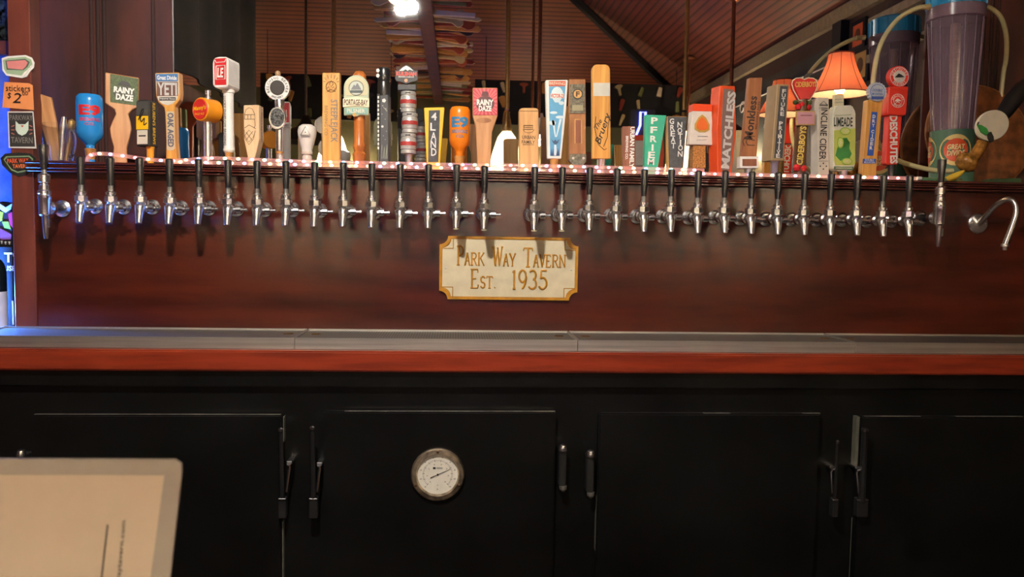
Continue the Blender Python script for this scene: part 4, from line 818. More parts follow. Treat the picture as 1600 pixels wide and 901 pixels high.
loose('brass_tap_handle', 'brass-headed tap lever leaning beside the chrome one in the pitcher', [('lever', lathe_d([(.005, 0), (.006, .08), (.010, .098), (.009, .112), (.001, .118)], 14), BRASS)], 0, .018, .004, 0, (0, 9))

# ------------------------------------------------------------ table lamp on the cooler top
lx = W(1312, 140, .227); LZ = W(1312, 147, .227).z; ls = W(1313, 140, .227).x-lx.x
la = thing('table_lamp', 'small table lamp with pleated red-orange bell shade', 'lamp', (lx.x, .227, LEDGE))
rb, rt, zt_ = 43*ls, 18*ls, W(1312, 84, .227).z-LEDGE; zb_ = LZ-LEDGE
prof = [(rt+(rb-rt)*(t**1.5), zt_+(zb_-zt_)*t) for t in [k/10 for k in range(11)]]
SH = shade_mat('orange_fabric', (.84, .25, .15), .5)
me_v, me_f = lathe_d([(r, z) for r, z in prof], 32)
me_f = [q for q in me_f if len(q) == 4]
shd = part('lamp_shade', (me_v, me_f), SH, la, 3)
lv_, lf_ = lathe_d([(r*.975, z) for r, z in prof], 32); part('shade_lining', (lv_, [q for q in lf_ if len(q) == 4]), shade_mat('cream_lining', (.95, .86, .66), .5), shd, 3)
for k in range(8):
    a = 2*pi*k/8+.35
    part('shade_seam', tube_d([(r*1.006*cos(a), r*1.006*sin(a), z) for r, z in prof], .0009, 5), flat(110, 40, 24), shd)
part('shade_rim', tube_d([(rb*cos(a), rb*sin(a), zb_) for a in [2*pi*k/32 for k in range(32)]], .0018, 6, True), flat(130, 60, 44), shd, 1)
part('shade_rim', tube_d([(rt*cos(a), rt*sin(a), zt_) for a in [2*pi*k/24 for k in range(24)]], .0022, 6, True), flat(110, 34, 26), shd, 1)
part('bulb', lathe_d([(.008, zb_-.005), (.02, zb_+.022), (.024, zb_+.036), (.016, zb_+.054), (.001, zb_+.060)], 16), emis('table_bulb', (1, .74, .42), 14), la, 1)
part('lamp_base', lathe_d([(.042, 0), (.042, .006), (.012, .016), (.009, .04), (.014, .06), (.008, max(.08, zb_-.03)), (.011, zb_-.02), (.011, zb_)], 20), BRASS, la, .6)
def point(name, loc, w, col, r=.03):
    l = bpy.data.lights.new(name, 'POINT'); l.energy = w; l.color = col; l.shadow_soft_size = r; o = bpy.data.objects.new(name, l); COL.objects.link(o); o.location = loc; return o
point('table_lamp_light', (lx.x, .227, LEDGE+zb_+.03), TABLE_W, (1, .70, .38), .024)

# ------------------------------------------------------------ water-filter housing and the things at the far end
fx = W(1495, 120, .267); FS = W(1496, 120, .267).x-fx.x
fl = thing('filter_housing', 'tall clear ribbed filter housing with blue cap and hoses', 'filter', (fx.x, .267, LEDGE+.002)); fl.rotation_euler = (0, RAD(-1.5), 0)
def fz(y): return W(1495, y, .267).z-LEDGE
HOUS = bpy.data.materials.new('smoky_clear_plastic'); HOUS.use_nodes = True; nt = HOUS.node_tree; pb_ = nt.nodes['Principled BSDF']
pb_.inputs['Base Color'].default_value = (.36, .28, .36, 1); pb_.inputs['Roughness'].default_value = .12; pb_.inputs['Specular IOR Level'].default_value = .9
no = nt.nodes.new('ShaderNodeTexNoise'); no.inputs['Scale'].default_value = 14; mr_ = nt.nodes.new('ShaderNodeMapRange'); mr_.inputs[3].default_value = .62; mr_.inputs[4].default_value = .78; nt.links.new(no.outputs[0], mr_.inputs[0])
tr_ = nt.nodes.new('ShaderNodeBsdfTransparent'); tr_.inputs[0].default_value = (.95, .92, .95, 1); ms_ = nt.nodes.new('ShaderNodeMixShader')
nt.links.new(mr_.outputs[0], ms_.inputs[0]); nt.links.new(pb_.outputs[0], ms_.inputs[1]); nt.links.new(tr_.outputs[0], ms_.inputs[2]); nt.links.new(ms_.outputs[0], nt.nodes['Material Output'].inputs[0])
bv, bf = lathe_d([(27*FS, 0), (28*FS, fz(205)), (38*FS, fz(30)), (36*FS, fz(30)), (26*FS, fz(205)), (25*FS, .004)], 40)
part('clear_body', (bv, bf), HOUS, fl, 1)
for k in range(14):
    a = 2*pi*k/14; part('rib', tube_d([(28.3*FS*cos(a), 28.3*FS*sin(a), fz(210)), (38*FS*cos(a), 38*FS*sin(a), fz(34))], .0015, 6), mat('rib_plastic', rgb(150, 132, 152), .12, var=.05, spec=.9), fl, 1)
part('collar', lathe_d([(38*FS, fz(34)), (40*FS, fz(32)), (40*FS, fz(14)), (38*FS, fz(12))], 40), mat('collar_plastic', rgb(120, 100, 120), .25, var=.05), fl, .6)
part('blue_cap', lathe_d([(38*FS, fz(16)), (39.5*FS, fz(14)), (39.5*FS, fz(-14)), (32*FS, fz(-18)), (.001, fz(-18))], 32), flat(46, 150, 208, .3), fl, .6)
for k in range(16): a = 2*pi*k/16; part('cap_grip', box_d(-.002, .002, -.004, .004, fz(14), fz(-12)), flat(46, 150, 208, .3), fl, loc=(39.6*FS*cos(a), 39.6*FS*sin(a), 0), rot=(0, 0, a+pi/2))
part('filter_core', lathe_d([(7*FS, .01), (7*FS, fz(38))], 16), mat('filter_core', rgb(236, 208, 176), .7, var=.1, vscale=(20, 20, 200)), fl, .6)
sl = part('label_sleeve', lathe_d([(30.5*FS, .002), (31*FS, fz(206)), (30.3*FS, fz(206)), (29.8*FS, .002)], 40), flat(74, 112, 92), fl, .6)
def wrap_disc(name, a0, r, m, off, z): # round print on the sleeve
    vs = []; R = 31*FS+off
    for k in range(28): t = 2*pi*k/28; ang = a0+r*cos(t)/R; vs.append((R*cos(ang), R*sin(ang), z+r*sin(t)))
    vs.append((R*cos(a0), R*sin(a0), z)); return part(name, (vs, [(k, (k+1) % 28, 28) for k in range(28)]), m, sl)
zc = fz(238)
for a0 in (RAD(-112), RAD(-205)):
    wrap_disc('round_print', a0, 23*FS, flat(226, 200, 130), .0006, zc); wrap_disc('round_print', a0, 17*FS, flat(226, 84, 36), .0016, zc)
    for st, dz, w in (('GREAT', 4.5, 24), ('DIVIDE', -4.5, 25)):
        vs, fs = text_d(st, w*FS, 8*FS, 0, .04, .15); R = 31*FS+.0026
        link('lettering', new_mesh('lettering', [(R*cos(a0+u/R), R*sin(a0+u/R), zc+dz*FS+v) for u, v in vs], fs, flat(240, 220, 160)), sl)
def hose(pts, r=.0075):
    q = [W(x, y, Y) for x, y, Y in pts]
    return part('hose', tube_d(smooth_path([(p.x-fx.x, p.y-.267, p.z-LEDGE) for p in q], 7), r, 12), TUBEM, fl, 1)
hose(((1458, 12, .25), (1440, 12, .24), (1410, 28, .22), (1385, 60, .19), (1372, 100, .16), (1366, 160, .15), (1372, 215, .16), (1395, 243, .16), (1430, 258, .15), (1465, 266, .14), (1490, 267, .13)))
hose(((1534, 10, .25), (1552, 14, .26), (1570, 30, .27), (1578, 60, .30), (1577, 95, .37), (1572, 120, .40), (1566, 170, .405), (1560, 262, .405)))
for (a, b_, Y) in ((1444, 1460, .247), (1530, 1548, .252)):
    p, q = W(a, 11, Y), W(b_, 10, Y); part('hose_barb', tube_d([(p.x-fx.x, p.y-.267, p.z-LEDGE), (q.x-fx.x, q.y-.267, q.z-LEDGE)], .0085, 10), mat('barb_nylon', rgb(190, 170, 120), .35), fl, .6)
# round board leaning at the back
bx_ = W(1528, 200, .36); BS = W(1529, 200, .36).x-bx_.x
bd = thing('round_board', 'large round brown wooden board leaning behind the filter', 'board', (W(1530, 262, .36).x, .33, LEDGE+.007)); bd.rotation_euler = (RAD(-12), 0, 0)
part('disc', lathe_d([(78*BS, .0), (80*BS, .003), (80*BS, .018), (78*BS, .02)], 48, (0, 0, 80*BS), 'y'), mat('mottled_brown', rgb(150, 92, 52), .5, var=.3, vscale=(28, 28, 28), bump=.2, bscale=50), bd, .6)
part('rim', tube_d([(80.5*BS*cos(a), .01, 80*BS+80.5*BS*sin(a)) for a in [2*pi*k/48 for k in range(48)]], .006, 8, True), BARRELW, bd, 1)
# amber handle with cream apple disc and black bottle-like grip, lying back
ah = H('tap_handle', 'amber turned tap handle with cream oval, green leaf and black grip', 1530, .06)
AMB = mat('amber_resin', rgb(186, 130, 56), .25, var=.3, vscale=(60, 60, 60))
a3 = [ah.l(x, y) for x, y in ((1512, 256), (1516, 250), (1521, 244), (1528, 232), (1535, 218), (1540, 208))]
part('turned_foot', tube_d([(u, .01, v) for u, v in [ah.l(1504, 262), ah.l(1507, 259), ah.l(1512, 254), ah.l(1518, 250), ah.l(1524, 246), ah.l(1531, 236), ah.l(1539, 222)]], [.012, .026, .034, .030, .016, .017, .016], 18), AMB, ah.o, 1)
part('cream_oval', prism_d([(ah.l(x, y)) for x, y in [(1550+27*cos(t)*cos(.6)+23*sin(t)*sin(.6), 196-27*cos(t)*sin(.6)+23*sin(t)*cos(.6)) for t in [2*pi*k/28 for k in range(28)]]], -.004, .008), flat(226, 218, 194), ah.o, None, .002)
ah.prism('leaf', [(1524, 195), (1531, 196), (1539, 201), (1542, 208), (1538, 212), (1530, 207)], -5, -2.3, flat(52, 150, 66), .4); ah.prism('black_seed', [(1540, 208), (1546, 206), (1550, 214), (1550, 222), (1545, 223), (1541, 217)], -4.5, -2.3, BLK, .4); ah.line('leaf_stem', [(1525, 196), (1527, 191)], 1, BLK, -3)
part('black_grip', tube_d([(ah.l(x, y)[0], Y, ah.l(x, y)[1]) for x, y, Y in ((1562, 190, .012), (1575, 176, .02), (1592, 156, .03), (1612, 134, .04), (1625, 120, .045))], [.016, .022, .026, .024, .014], 16), BLK, ah.o, 1)
# green handles lying flat
def lying(label, m, a, b_, Y0, Y1, wd_, ht, name='lying_tap_handle'):
    p, q = W(*a, Y0), W(*b_, Y1); v = Vector((q.x-p.x, Y1-Y0, 0)); L_ = v.length
    o = thing(name, label, 'tap handle', (p.x, Y0, LEDGE), math.atan2(v.y, v.x))
    part('blade', prism_d([(0, 0), (L_, 0), (L_-.004, ht), (.02, ht*.8), (0, ht*.35)], -wd_, wd_), m, o, bevel=.0015); return o
o = lying('pale green flat tap handle lying by the rope light end', flat(132, 160, 112), (1418, 268), (1500, 262), .0, .06, .016, .014); part('stripe', box_d(.02, .10, -.0168, -.0158, .002, .009), flat(84, 130, 100), o)
o = lying('dark green flat tap handle lying by the round board', flat(44, 74, 48), (1535, 266), (1592, 268), .09, .09, .018, .022); part('edge_line', box_d(.01, .10, -.0188, -.0178, .003, .006), flat(140, 150, 120), o)
yc = H('banana_tap_handle', 'curved yellow tap handle lying under the amber foot', 1492, .03)
part('crescent', tube_d([(u, .0, v) for u, v in [(-.032, .009), (-.018, .012), (0, .018), (.016, .027), (.030, .036)]], [.004, .009, .0105, .008, .003], 12), flat(222, 188, 60), yc.o, 1)

# ------------------------------------------------------------ stickers on the corner post
def sticker(name, label, pts, layers, Y=-.0055):
    xs = [p[0] for p in pts]; ys = [p[1] for p in pts]; c = W(sum(xs)/len(xs), sum(ys)/len(ys), Y)
    o = thing(name, label, 'sticker', (c.x, Y, c.z))
    f2 = lambda q: [(W(x, y, Y).x-c.x, W(x, y, Y).z-c.z) for x, y in q]
    part('backing', prism_d(f2(pts), -.001, .001), layers[0], o)
    for i, (n, m, q) in enumerate(layers[1:]): part(n, prism_d(f2(q), -.0016-.0003*i, -.0009), m, o)
    o['_'] = 0; del o['_']
    return o, c
def st_text(o, c, st, x, y, w, h, m, rot=0, bold=.01, d=-.003, shear=0, Y=-.0055):
    p = W(x, y, Y); k = .00176; flat_text(o, 'lettering', st, p.x-c.x, p.z-c.z, w*k, h*k, m, d, RAD(rot), bold, shear)
sticker('die_cut_sticker', 'die-cut pale green and pink sticker with zigzag edge, topmost on the post', [(3, 91), (12, 88), (40, 86), (50, 90), (54, 98), (53, 106), (47, 112), (42, 120), (34, 122), (10, 118), (4, 110)],
        [flat(236, 236, 228), ('green_field', flat(160, 186, 150), [(5, 94), (14, 91), (40, 89), (49, 93), (51, 100), (46, 107), (38, 113), (34, 118), (11, 115), (7, 108)]), ('grey_field', flat(92, 100, 88), [(9, 95), (40, 92), (47, 97), (44, 104), (37, 110), (11, 109)]), ('pink_field', flat(226, 140, 136), [(11, 96), (40, 94), (44, 98), (41, 104), (36, 109), (13, 107)])]+[('tooth', flat(240, 238, 230), [(38+k*3.2, 115-k*3.6), (43+k*3.0, 112-k*3.6), (39+k*3.2, 119-k*4)]) for k in range(4)])  # printed layers: green, dark grey, pink, pale teeth
o, c = sticker('paper_note', 'orange paper note with handwritten sticker price on the post', [(7, 128), (45, 130), (51, 133), (53, 172), (30, 170), (4, 168)], [flat(236, 148, 88)])
st_text(o, c, 'stickers', 29, 138, 36, 9, INK, 0, 0); st_text(o, c, '$', 15.5, 150, 5, 10, INK, -8, 0); st_text(o, c, '2', 27, 153, 13, 15, INK, 0, 0, shear=.2); st_text(o, c, '00', 40, 146, 9, 6, INK, 4, 0); st_text(o, c, '.', 34, 149, 1.5, 1.5, INK)
o, c = sticker('square_sticker', 'black square sticker with white cat face on the post', [(12, 174), (52, 174), (57, 232), (14, 231)], [flat(216, 212, 204), ('black_field', flat(48, 46, 46), [(14, 176), (51, 176), (55, 229), (16, 229)]), ('cat_face', flat(206, 222, 204), [(25, 189), (30, 194), (40, 194), (45, 189), (45, 203), (41, 209), (35, 212), (29, 209), (25, 203)]), ('mark', flat(196, 70, 60), [(33, 196), (38, 196), (35.5, 199)])])
st_text(o, c, 'PARKWAY', 34, 184, 34, 8, flat(130, 124, 116), 0); st_text(o, c, 'TAVERN', 35, 219, 32, 9, flat(130, 124, 116), 0)
for k in range(6): sd = -1 if k < 3 else 1; st_text(o, c, '-', 35+sd*14, 197+6*(k % 3), 5, 1.5, flat(190, 110, 96), 25*sd*(k % 3-1))
pk, c = sticker('shield_sticker', 'black shield-shaped sticker with orange tavern lettering under ledge end', [(1, 247), (8, 240), (30, 238), (48, 240), (56, 246), (56, 262), (46, 272), (30, 276), (16, 270), (4, 258)], [flat(28, 30, 28), ('green_line', flat(120, 150, 110), [(6, 249), (10, 244), (46, 243), (52, 248), (51, 260), (44, 267), (28, 270), (18, 266)]), ('black_field', flat(30, 30, 28), [(8, 250), (12, 246), (45, 245), (50, 249), (49, 259), (43, 265), (28, 268), (19, 264)])])
st_text(pk, c, 'PARK WAY', 29, 251, 32, 7, flat(232, 92, 46), 3, .02); st_text(pk, c, 'TAVERN', 33, 259.5, 24, 6, flat(232, 120, 60), 3, .02)

# ------------------------------------------------------------ niche left of the post
nl = W(-60, 300, .5).x
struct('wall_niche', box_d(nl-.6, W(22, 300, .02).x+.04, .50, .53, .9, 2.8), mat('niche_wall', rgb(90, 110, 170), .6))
wn = struct('window_1', box_d(W(-60, 30, .49).x, W(9, 30, .49).x, .485, .499, W(0, 62, .49).z, 2.6), mat('leaded_glass', rgb(70, 84, 90), .15, var=.6, vscale=(60, 60, 60)))
struct('trim_4', box_d(W(-60, 75, .47).x, W(13, 75, .47).x, .455, .484, W(0, 86, .47).z, W(0, 65, .47).z), POSTW)
ns = thing('neon_tube', 'blue glowing neon tube on the niche wall', 'neon sign', (W(-18, 180, .44).x, .44, W(-18, 180, .44).z))
part('tube', tube_d(smooth_path([(.0, 0, .10), (-.012, 0, .05), (.006, 0, 0), (-.012, 0, -.06), (0, 0, -.12), (-.02, 0, -.18)], 6), .005, 8), emis('neon_blue', (.06, .22, 1), 16), ns, 1)
part('mount', box_d(-.03, .004, .006, .012, -.2, .12), BLKM, ns)
point('niche_glow', (W(-90, 250, -.02).x, .025, 1.18), 34.0, (.05, .22, 1), .02)
def bottle_at(px, Y, r, zh, lab, label_c, caps):
    p = W(px, 511, Y); z0 = zN1; o = thing('wine_bottle', lab, 'bottle', (p.x, Y, z0))
    part('glass', lathe_d([(r, 0), (r, zh*.62), (r*.8, zh*.70), (r*.38, zh*.77), (r*.36, zh)], 20), mat('dark_bottle_glass', (.008, .012, .010), .08, var=.05), o, .7)
    part('label', lathe_d([(r*1.01, zh*.06), (r*1.01, zh*.42)], 20), label_c, o, .7); part('capsule', lathe_d([(r*.42, zh*.78), (r*.42, zh), (.001, zh)], 14), caps, o, .7)
bottle_at(-9, .06, .034, .29, 'dark wine bottle with gold capsule beside the corner post', flat(216, 210, 196), GOLDF)
tx = thing('black_carton', 'black printed carton with white letters beside the corner post', 'carton', (W(22, 480, .12).x, .12, zN1))
part('carton', box_d(-.08, .0, 0, .06, 0, W(20, 385, .12).z-zN1), BLKM, tx, bevel=.002)
for st, x, y, w, hh in (('T', 13, 402, 12, 15), ("'", 21, 398, 2, 5), ('USE', 15, 419, 17, 8)): p = W(x, y, .119); flat_text(tx, 'lettering', st, p.x-tx.location.x, p.z-zN1, w*.0019, hh*.0019, WHITE, -.001, bold=.03)
for x in (4, 22): p = W(x, 485, .119); part('label_strip', box_d(p.x-tx.location.x-.006, min(-.0005, p.x-tx.location.x+.006), -.001, 0, .02, .09), CREAM, tx)
mk = thing('colourful_mask', 'colourful painted mask on top of the black carton', 'mask', (W(12, 384, .14).x, .14, W(20, 385, .12).z))
def mz(x, y): p = W(x, y, .14); return (p.x-mk.location.x, p.z-mk.location.z)
part('face', prism_d([mz(*q) for q in ((-12, 385), (-14, 330), (0, 314), (14, 316), (20, 330), (21, 385))], 0, .03), flat(44, 40, 44), mk, bevel=.004)
for n, q, col in (('brow', [(0, 318), (10, 324), (20, 318), (18, 326), (9, 332), (0, 326)], (226, 230, 236)), ('cheek', [(0, 330), (6, 332), (4, 344), (0, 346)], (196, 214, 60)), ('cheek', [(14, 334), (20, 331), (21, 356), (16, 350)], (214, 52, 90)), ('nose', [(4, 346), (14, 346), (18, 358), (8, 356)], (150, 170, 60)), ('tongue', [(0, 356), (8, 360), (19, 366), (18, 374), (4, 375), (0, 372)], (128, 56, 70)), ('fang', [(2, 376), (5, 376), (3.5, 381)], (226, 226, 220)), ('fang', [(8, 377), (11, 377), (9.5, 382)], (226, 226, 220)), ('fang', [(14, 377), (17, 377), (15.5, 382)], (226, 226, 220))):
    part(n, prism_d([mz(*a) for a in q], -.004, .001), flat(*col), mk)

# ------------------------------------------------------------ bar top and the laminated menu in front of the viewer
BT = 1.07
br = thing('front_bar', 'polished wooden bar top in front of the seats', 'bar', (0, -2.35, 0))
part('bar_top', box_d(-1.15, 2.2, -.45, .78, BT-.05, BT), NOSE, br, bevel=.006); part('bar_front', box_d(-1.1, 2.15, -.2, .6, 0, BT-.05), DARKW, br)
# landscape laminated sheet standing in a holder, top-right corner in view
dM = -1.70
c1 = W(287, 717, dM); c2 = W(266, 905, dM); top0 = W(-20, 716, dM)
mn = thing('menu', 'laminated menu sheet with clear border standing on the bar', 'menu', (c1.x-.14, dM, BT))
zt2 = c1.z-BT; lean = (c2.x-c1.x)/(c1.z-c2.z)
def mp_(x, y): p = W(x, y, dM); return (p.x-mn.location.x, p.z-BT)
xr = c1.x-mn.location.x; r_ = .006
def slx(z): return xr+lean*(zt2-z)
ol = [(slx(.0), .0), (slx(zt2-.01), zt2-.009), (slx(zt2)-.0015, zt2-.003), (xr-.006, zt2), (-.16, zt2+.002), (-.16, 0)]
LAM = glass('laminate_film', (.93, .92, .86), .3, 1.3, .35)
part('laminate', prism_d(ol, -.0012, .0012), mat('laminate_edge', rgb(150, 146, 134), .35, var=.04), mn)
w1 = mp_(258, 741); w2 = mp_(236, 905)
l2 = (w2[0]-w1[0])/(w1[1]-w2[1])
part('paper', prism_d([(w1[0]+l2*(w1[1]), 0.001), (w1[0], w1[1]), (-.155, w1[1]+.002), (-.155, .001)], -.0016, .0014), mat('menu_paper', rgb(190, 178, 154), .8, var=.02), mn)
a, b_ = mp_(170, 818), mp_(160, 905); part('rule', tube_d([(a[0], -.0018, a[1]), (b_[0], -.0018, b_[1])], .0006, 5), INK, mn)
q = mp_(192, 875); vs, fs = text_d('parkwaytavern.com', .062, .0042, RAD(84), .01)
link('lettering', new_mesh('lettering', [(u+q[0]-.001, -.0019, v+q[1]) for u, v in vs], fs, INK), mn)
part('holder', box_d(-.15, xr-.03, -.012, .012, 0, .012), BLK, mn, bevel=.002)
#@@ROOM
# ------------------------------------------------------------ the room behind the viewer (seen in the mirror)
def bell_pendant(px, dv, lab):
    pb = V(px, 312, dv); ptp = V(px, 190, dv); y = yv(dv)
    o = thing('pendant_lamp', lab, 'pendant lamp', (pb.x, y, pb.z), group='bell glass pendants over the bar')
    hh = ptp.z-pb.z; R = .17
    v, f = lathe_d([(R, 0), (R*.96, hh*.10), (R*.84, hh*.35), (R*.6, hh*.62), (R*.40, hh*.80), (R*.2, hh*.88)], 28)
    part('glass_shade', (v, [q for q in f if len(q) == 4]), shade_mat('opal_glass', (.95, .86, .68), .6), o, 3)
    part('socket', lathe_d([(.03, hh*.82), (.04, hh*.92), (.03, hh*1.0), (.018, hh*1.12)], 14), BRASS, o, .6)
    zc_ = EZ+.46*min(RX-pb.x, pb.x-LX)
    part('rod', lathe_d([(.0165, hh*1.15), (.0165, zc_-pb.z-.01)], 10), BRASS, o, 1)
    part('bulb', lathe_d([(.01, hh*.6), (.035, hh*.3), (.045, hh*.16), (.001, hh*.05)], 14), emis('pendant_bulb', (1, .86, .66), 130), o, 1)
    point('pendant_light', (pb.x, y, pb.z+hh*.16), PENDANT_W, (1, .90, .77), .06)
for px, lab in ((521, 'brass pendant lamp with opal bell shade over the bar\'s window end'), (790, 'brass pendant lamp with opal bell shade over the bar\'s middle'), (1065, 'brass pendant lamp with opal bell shade over the bar\'s chalkboard end')): bell_pendant(px, 6.1, lab)
def rod(px, dv, ytop, lab, m, r=.014, dome=None):
    p = V(px, 205, dv); x = p.x; y = yv(dv)
    zc_ = EZ+.46*min(RX-x, x-LX, y-FY)
    o = thing('hanging_rod', lab, 'pendant lamp', (x, y, p.z))
    part('rod', lathe_d([(r, .05), (r, zc_-p.z-.02)], 8), m, o, 1); part('ceiling_rose', lathe_d([(.02, zc_-p.z-.06), (.07, zc_-p.z-.035), (.075, zc_-p.z-.015), (.05, zc_-p.z-.0)], 16), m, o, .6)
    part('shade', lathe_d([(.13, -.04), (.12, .0), (.06, .05), (.02, .07)] if dome is None else dome, 20), flat(64, 40, 30) if dome is None else mat('dark_dome', rgb(52, 44, 38), .4, .5), o, .7)
    point('pendant_light', (x, y, p.z-.06), 5, (1, .74, .46), .05); part('bulb', lathe_d([(.02, -.01), (.03, -.04), (.001, -.07)], 12), emis('rod_bulb', (1, .78, .5), 8), o, 1)
rod(831, 7.8, 72, 'copper pendant with round ceiling rose near the far board', COPPER); rod(1140, 6.2, 12, 'copper pendant with ceiling rose beside the chalkboard', COPPER, .016); rod(1075, 8.0, 72, 'thin copper pendant near the far corner', COPPER)
rod(841, 6.2, 0, 'copper pendant close to the middle bar lamp', COPPER); rod(478, 7.4, 0, 'dark dome pendant near the far handle board', mat('grey_rod', rgb(110, 96, 84), .4, .5), .012, [(.25, -.10), (.25, -.06), (.2, 0), (.09, .03), (.05, .08), (.03, .14)])
# tie beam with handles mounted on both sides and a twin flood lamp
bxm = V(672, 95, 6.6).x; bz = 2.86
bm_ = tag(part('tie_beam', box_d(bxm-.05, bxm+.05, FY+.01, yv(3.6), bz, bz+.14), DARKW), 'dark ceiling tie beam lined with tap handles', 'beam')
PALE = [flat(214, 196, 150), flat(176, 84, 48), flat(222, 214, 196), flat(206, 150, 70), flat(60, 52, 48), flat(168, 120, 70), flat(150, 60, 46), flat(196, 178, 130), flat(120, 130, 80), flat(226, 168, 84)]
CN = ['cream', 'rust', 'off-white', 'ochre', 'charcoal', 'tan', 'brick red', 'sand', 'olive', 'honey']
SN = ['flared paddle', 'round-headed', 'straight slat']
def look(o): k = HM.index(o.data); return CN[k]+' '+SN[k % 3]
HM = []
for i in range(10):
    w = (.015, .022, .018, .026)[i % 4]
    shp = [[(0, -w*.5), (.20, -w), (.28, -w), (.30, 0), (.28, w), (.20, w), (0, w*.5)], [(0, -w*.4), (.16, -w*.5)]+[(.22+.045*cos(RAD(a)), .04*sin(RAD(a))) for a in range(-140, 141, 40)]+[(.16, w*.5), (0, w*.4)], [(0, -w), (.26, -w*.8), (.26, w*.8), (0, w)]][i % 3]
    HM.append(new_mesh('handle', *prism_d(shp, -.012, .012), PALE[i], bevel=.003))
n = 0
for sd in (-1, 1):
    y = yv(4.5)
    while y > FY+.15:
        o = link('mounted_tap_handle', HM[random.randrange(10)], None, (bxm+sd*.05, y, bz+.05+random.uniform(-.02, .04)), (pi/2*0, random.uniform(-.08, .08), 0 if sd > 0 else pi))
        o.scale = (random.uniform(.8, 1.15), random.uniform(.55, .85), 1)
        tag(o, look(o)+' tap handle mounted sideways on the '+('curtain' if sd < 0 else 'chalkboard')+' side of the tie beam', 'tap handle', 'tap handles lining the tie beam'); y -= random.uniform(.052, .08); n += 1
fp = V(632, 24, 4.9)
fd = thing('flood_lamp', 'twin-bulb flood lamp fixed to the ceiling tie beam', 'flood lamp', (bxm-.02, fp.y, bz))
part('bracket', box_d(-.06, .06, -.03, .03, -.03, 0), WHITE, fd, bevel=.004)
for k, (px, py) in enumerate(((628, 15), (644, 12))):
    q = V(px, py, 4.85); d = Vector(q)-fd.location
    hd = part('lamp_head', tube_d([(d.x, d.y-.10, d.z+.05), (d.x, d.y-.05, d.z+.025), (d.x, d.y, d.z)], [.018, .03, .034], 16), WHITE, fd, .8)
    part('bulb', lathe_d([(.001, 0.016), (.018, .013), (.029, .004), (.03, 0)], 16, (d.x, d.y, d.z), 'y'), emis('flood_bulb', (1, .90, .72), 60), hd, 1); point('flood_spill', (q.x, q.y+.035, q.z-.004), 3.5, (1, .86, .66), .02)
    l = bpy.data.lights.new('flood_light', 'SPOT'); l.energy = FLOOD_W; l.color = (1, .94, .86); l.spot_size = RAD(96); l.spot_blend = .6; l.shadow_soft_size = .035
    lo = bpy.data.objects.new('flood_light', l); COL.objects.link(lo); lo.location = (q.x, q.y+.03, q.z-.004); tgt = Vector((q.x-.2+.5*k, 0, 1.35)); lo.rotation_euler = (tgt-lo.location).to_track_quat('-Z', 'Y').to_euler()
part('side_head', tube_d([(-.10, .02, -.03), (-.12, .06, -.09), (-.12, .09, -.12)], [.015, .03, .04], 14), WHITE, fd, .8)
# black board of handles on the far side
zb0_, zb1_ = V(740, 192, 8.5).z, V(740, 122, 8.5).z
for (xa, xb, lab) in ((V(405, 150, 8.5).x, bxm-.4, 'long black display board hung on the curtain side'), (bxm+.4, V(1075, 150, 8.5).x, 'long black display board hung on the chalkboard side')):
    hb = thing('handle_board', lab, 'board', ((xa+xb)/2, yv(8.5)-.05, zb0_)); wv_ = (xb-xa)/2
    part('board', box_d(-wv_, wv_, -.03, 0, 0, zb1_-zb0_), BLKM, hb)
    for sx in (-1, 1):
        xx = sx*wv_*.9; zc_ = EZ+.46*(yv(8.5)-FY)-zb0_
        part('hanger', box_d(xx-.003, xx+.003, -.02, -.014, zb1_-zb0_, zc_-.02), BLKM, hb)
    nc = int(2*wv_/.2)
    for c in range(nc):
        for r in range(3):
            if random.random() < .25: continue
            o = link('board_tap_handle', HM[random.randrange(10)], None, (xa+(c+.5)*2*wv_/nc, yv(8.5)-.05+.014, zb0_+.02+r*.155), (0, -pi/2+random.uniform(-.35, .35), 0))
            o.scale = (random.uniform(.34, .44), 1, random.uniform(1, 1.6))
            tag(o, 'small '+look(o)+' tap handle on the '+lab.split('hung on the ')[1].replace(' side', '-side')+' black board', 'tap handle', 'tap handles on the far boards')
# black curtain and handle shelf along the left side
LWX = -1.36
ct = thing('black_curtain', 'heavy black curtain hanging beside the bar', 'curtain', (LWX, yv(4.6), 2.16))
pts = []; nF = 40
for k in range(nF+1):
    t = k/nF; pts.append((.02*sin(t*34), yv(3.4)+(yv(5.55)-yv(3.4))*t-yv(4.6)))
cv = [(x, y, 0) for x, y in pts]+[(x, y, 1.2) for x, y in pts]; m_ = nF+1
cv += [(x-.012, y, z) for x, y, z in cv]
cf = [(i, i+1, m_+i+1, m_+i) for i in range(nF)]+[(2*m_+i, 3*m_+i, 3*m_+i+1, 2*m_+i+1) for i in range(nF)]+[(i, 2*m_+i, 2*m_+i+1, i+1) for i in range(nF)]
part('cloth', (cv, cf), BLKM, ct, 1); part('curtain_rail', tube_d([(0, yv(3.3)-yv(4.6), 1.21), (0, yv(5.6)-yv(4.6), 1.21)], .012, 8), BLKM, ct)
hs_ = thing('handle_rack', 'dark wooden rack below the black curtain', 'rack', (LWX-.06, yv(4.6), 1.72))
part('back_board', box_d(-.02, 0, yv(5.6)-yv(4.6), yv(3.48)-yv(4.6), -.72, .42), DARKW, hs_); part('shelf', box_d(0, .14, yv(5.6)-yv(4.6), yv(3.48)-yv(4.6), -.02, 0), DARKW, hs_); part('foot', box_d(-.02, .14, yv(5.6)-yv(4.6), yv(3.48)-yv(4.6), -1.72, -.70), DARKW, hs_)
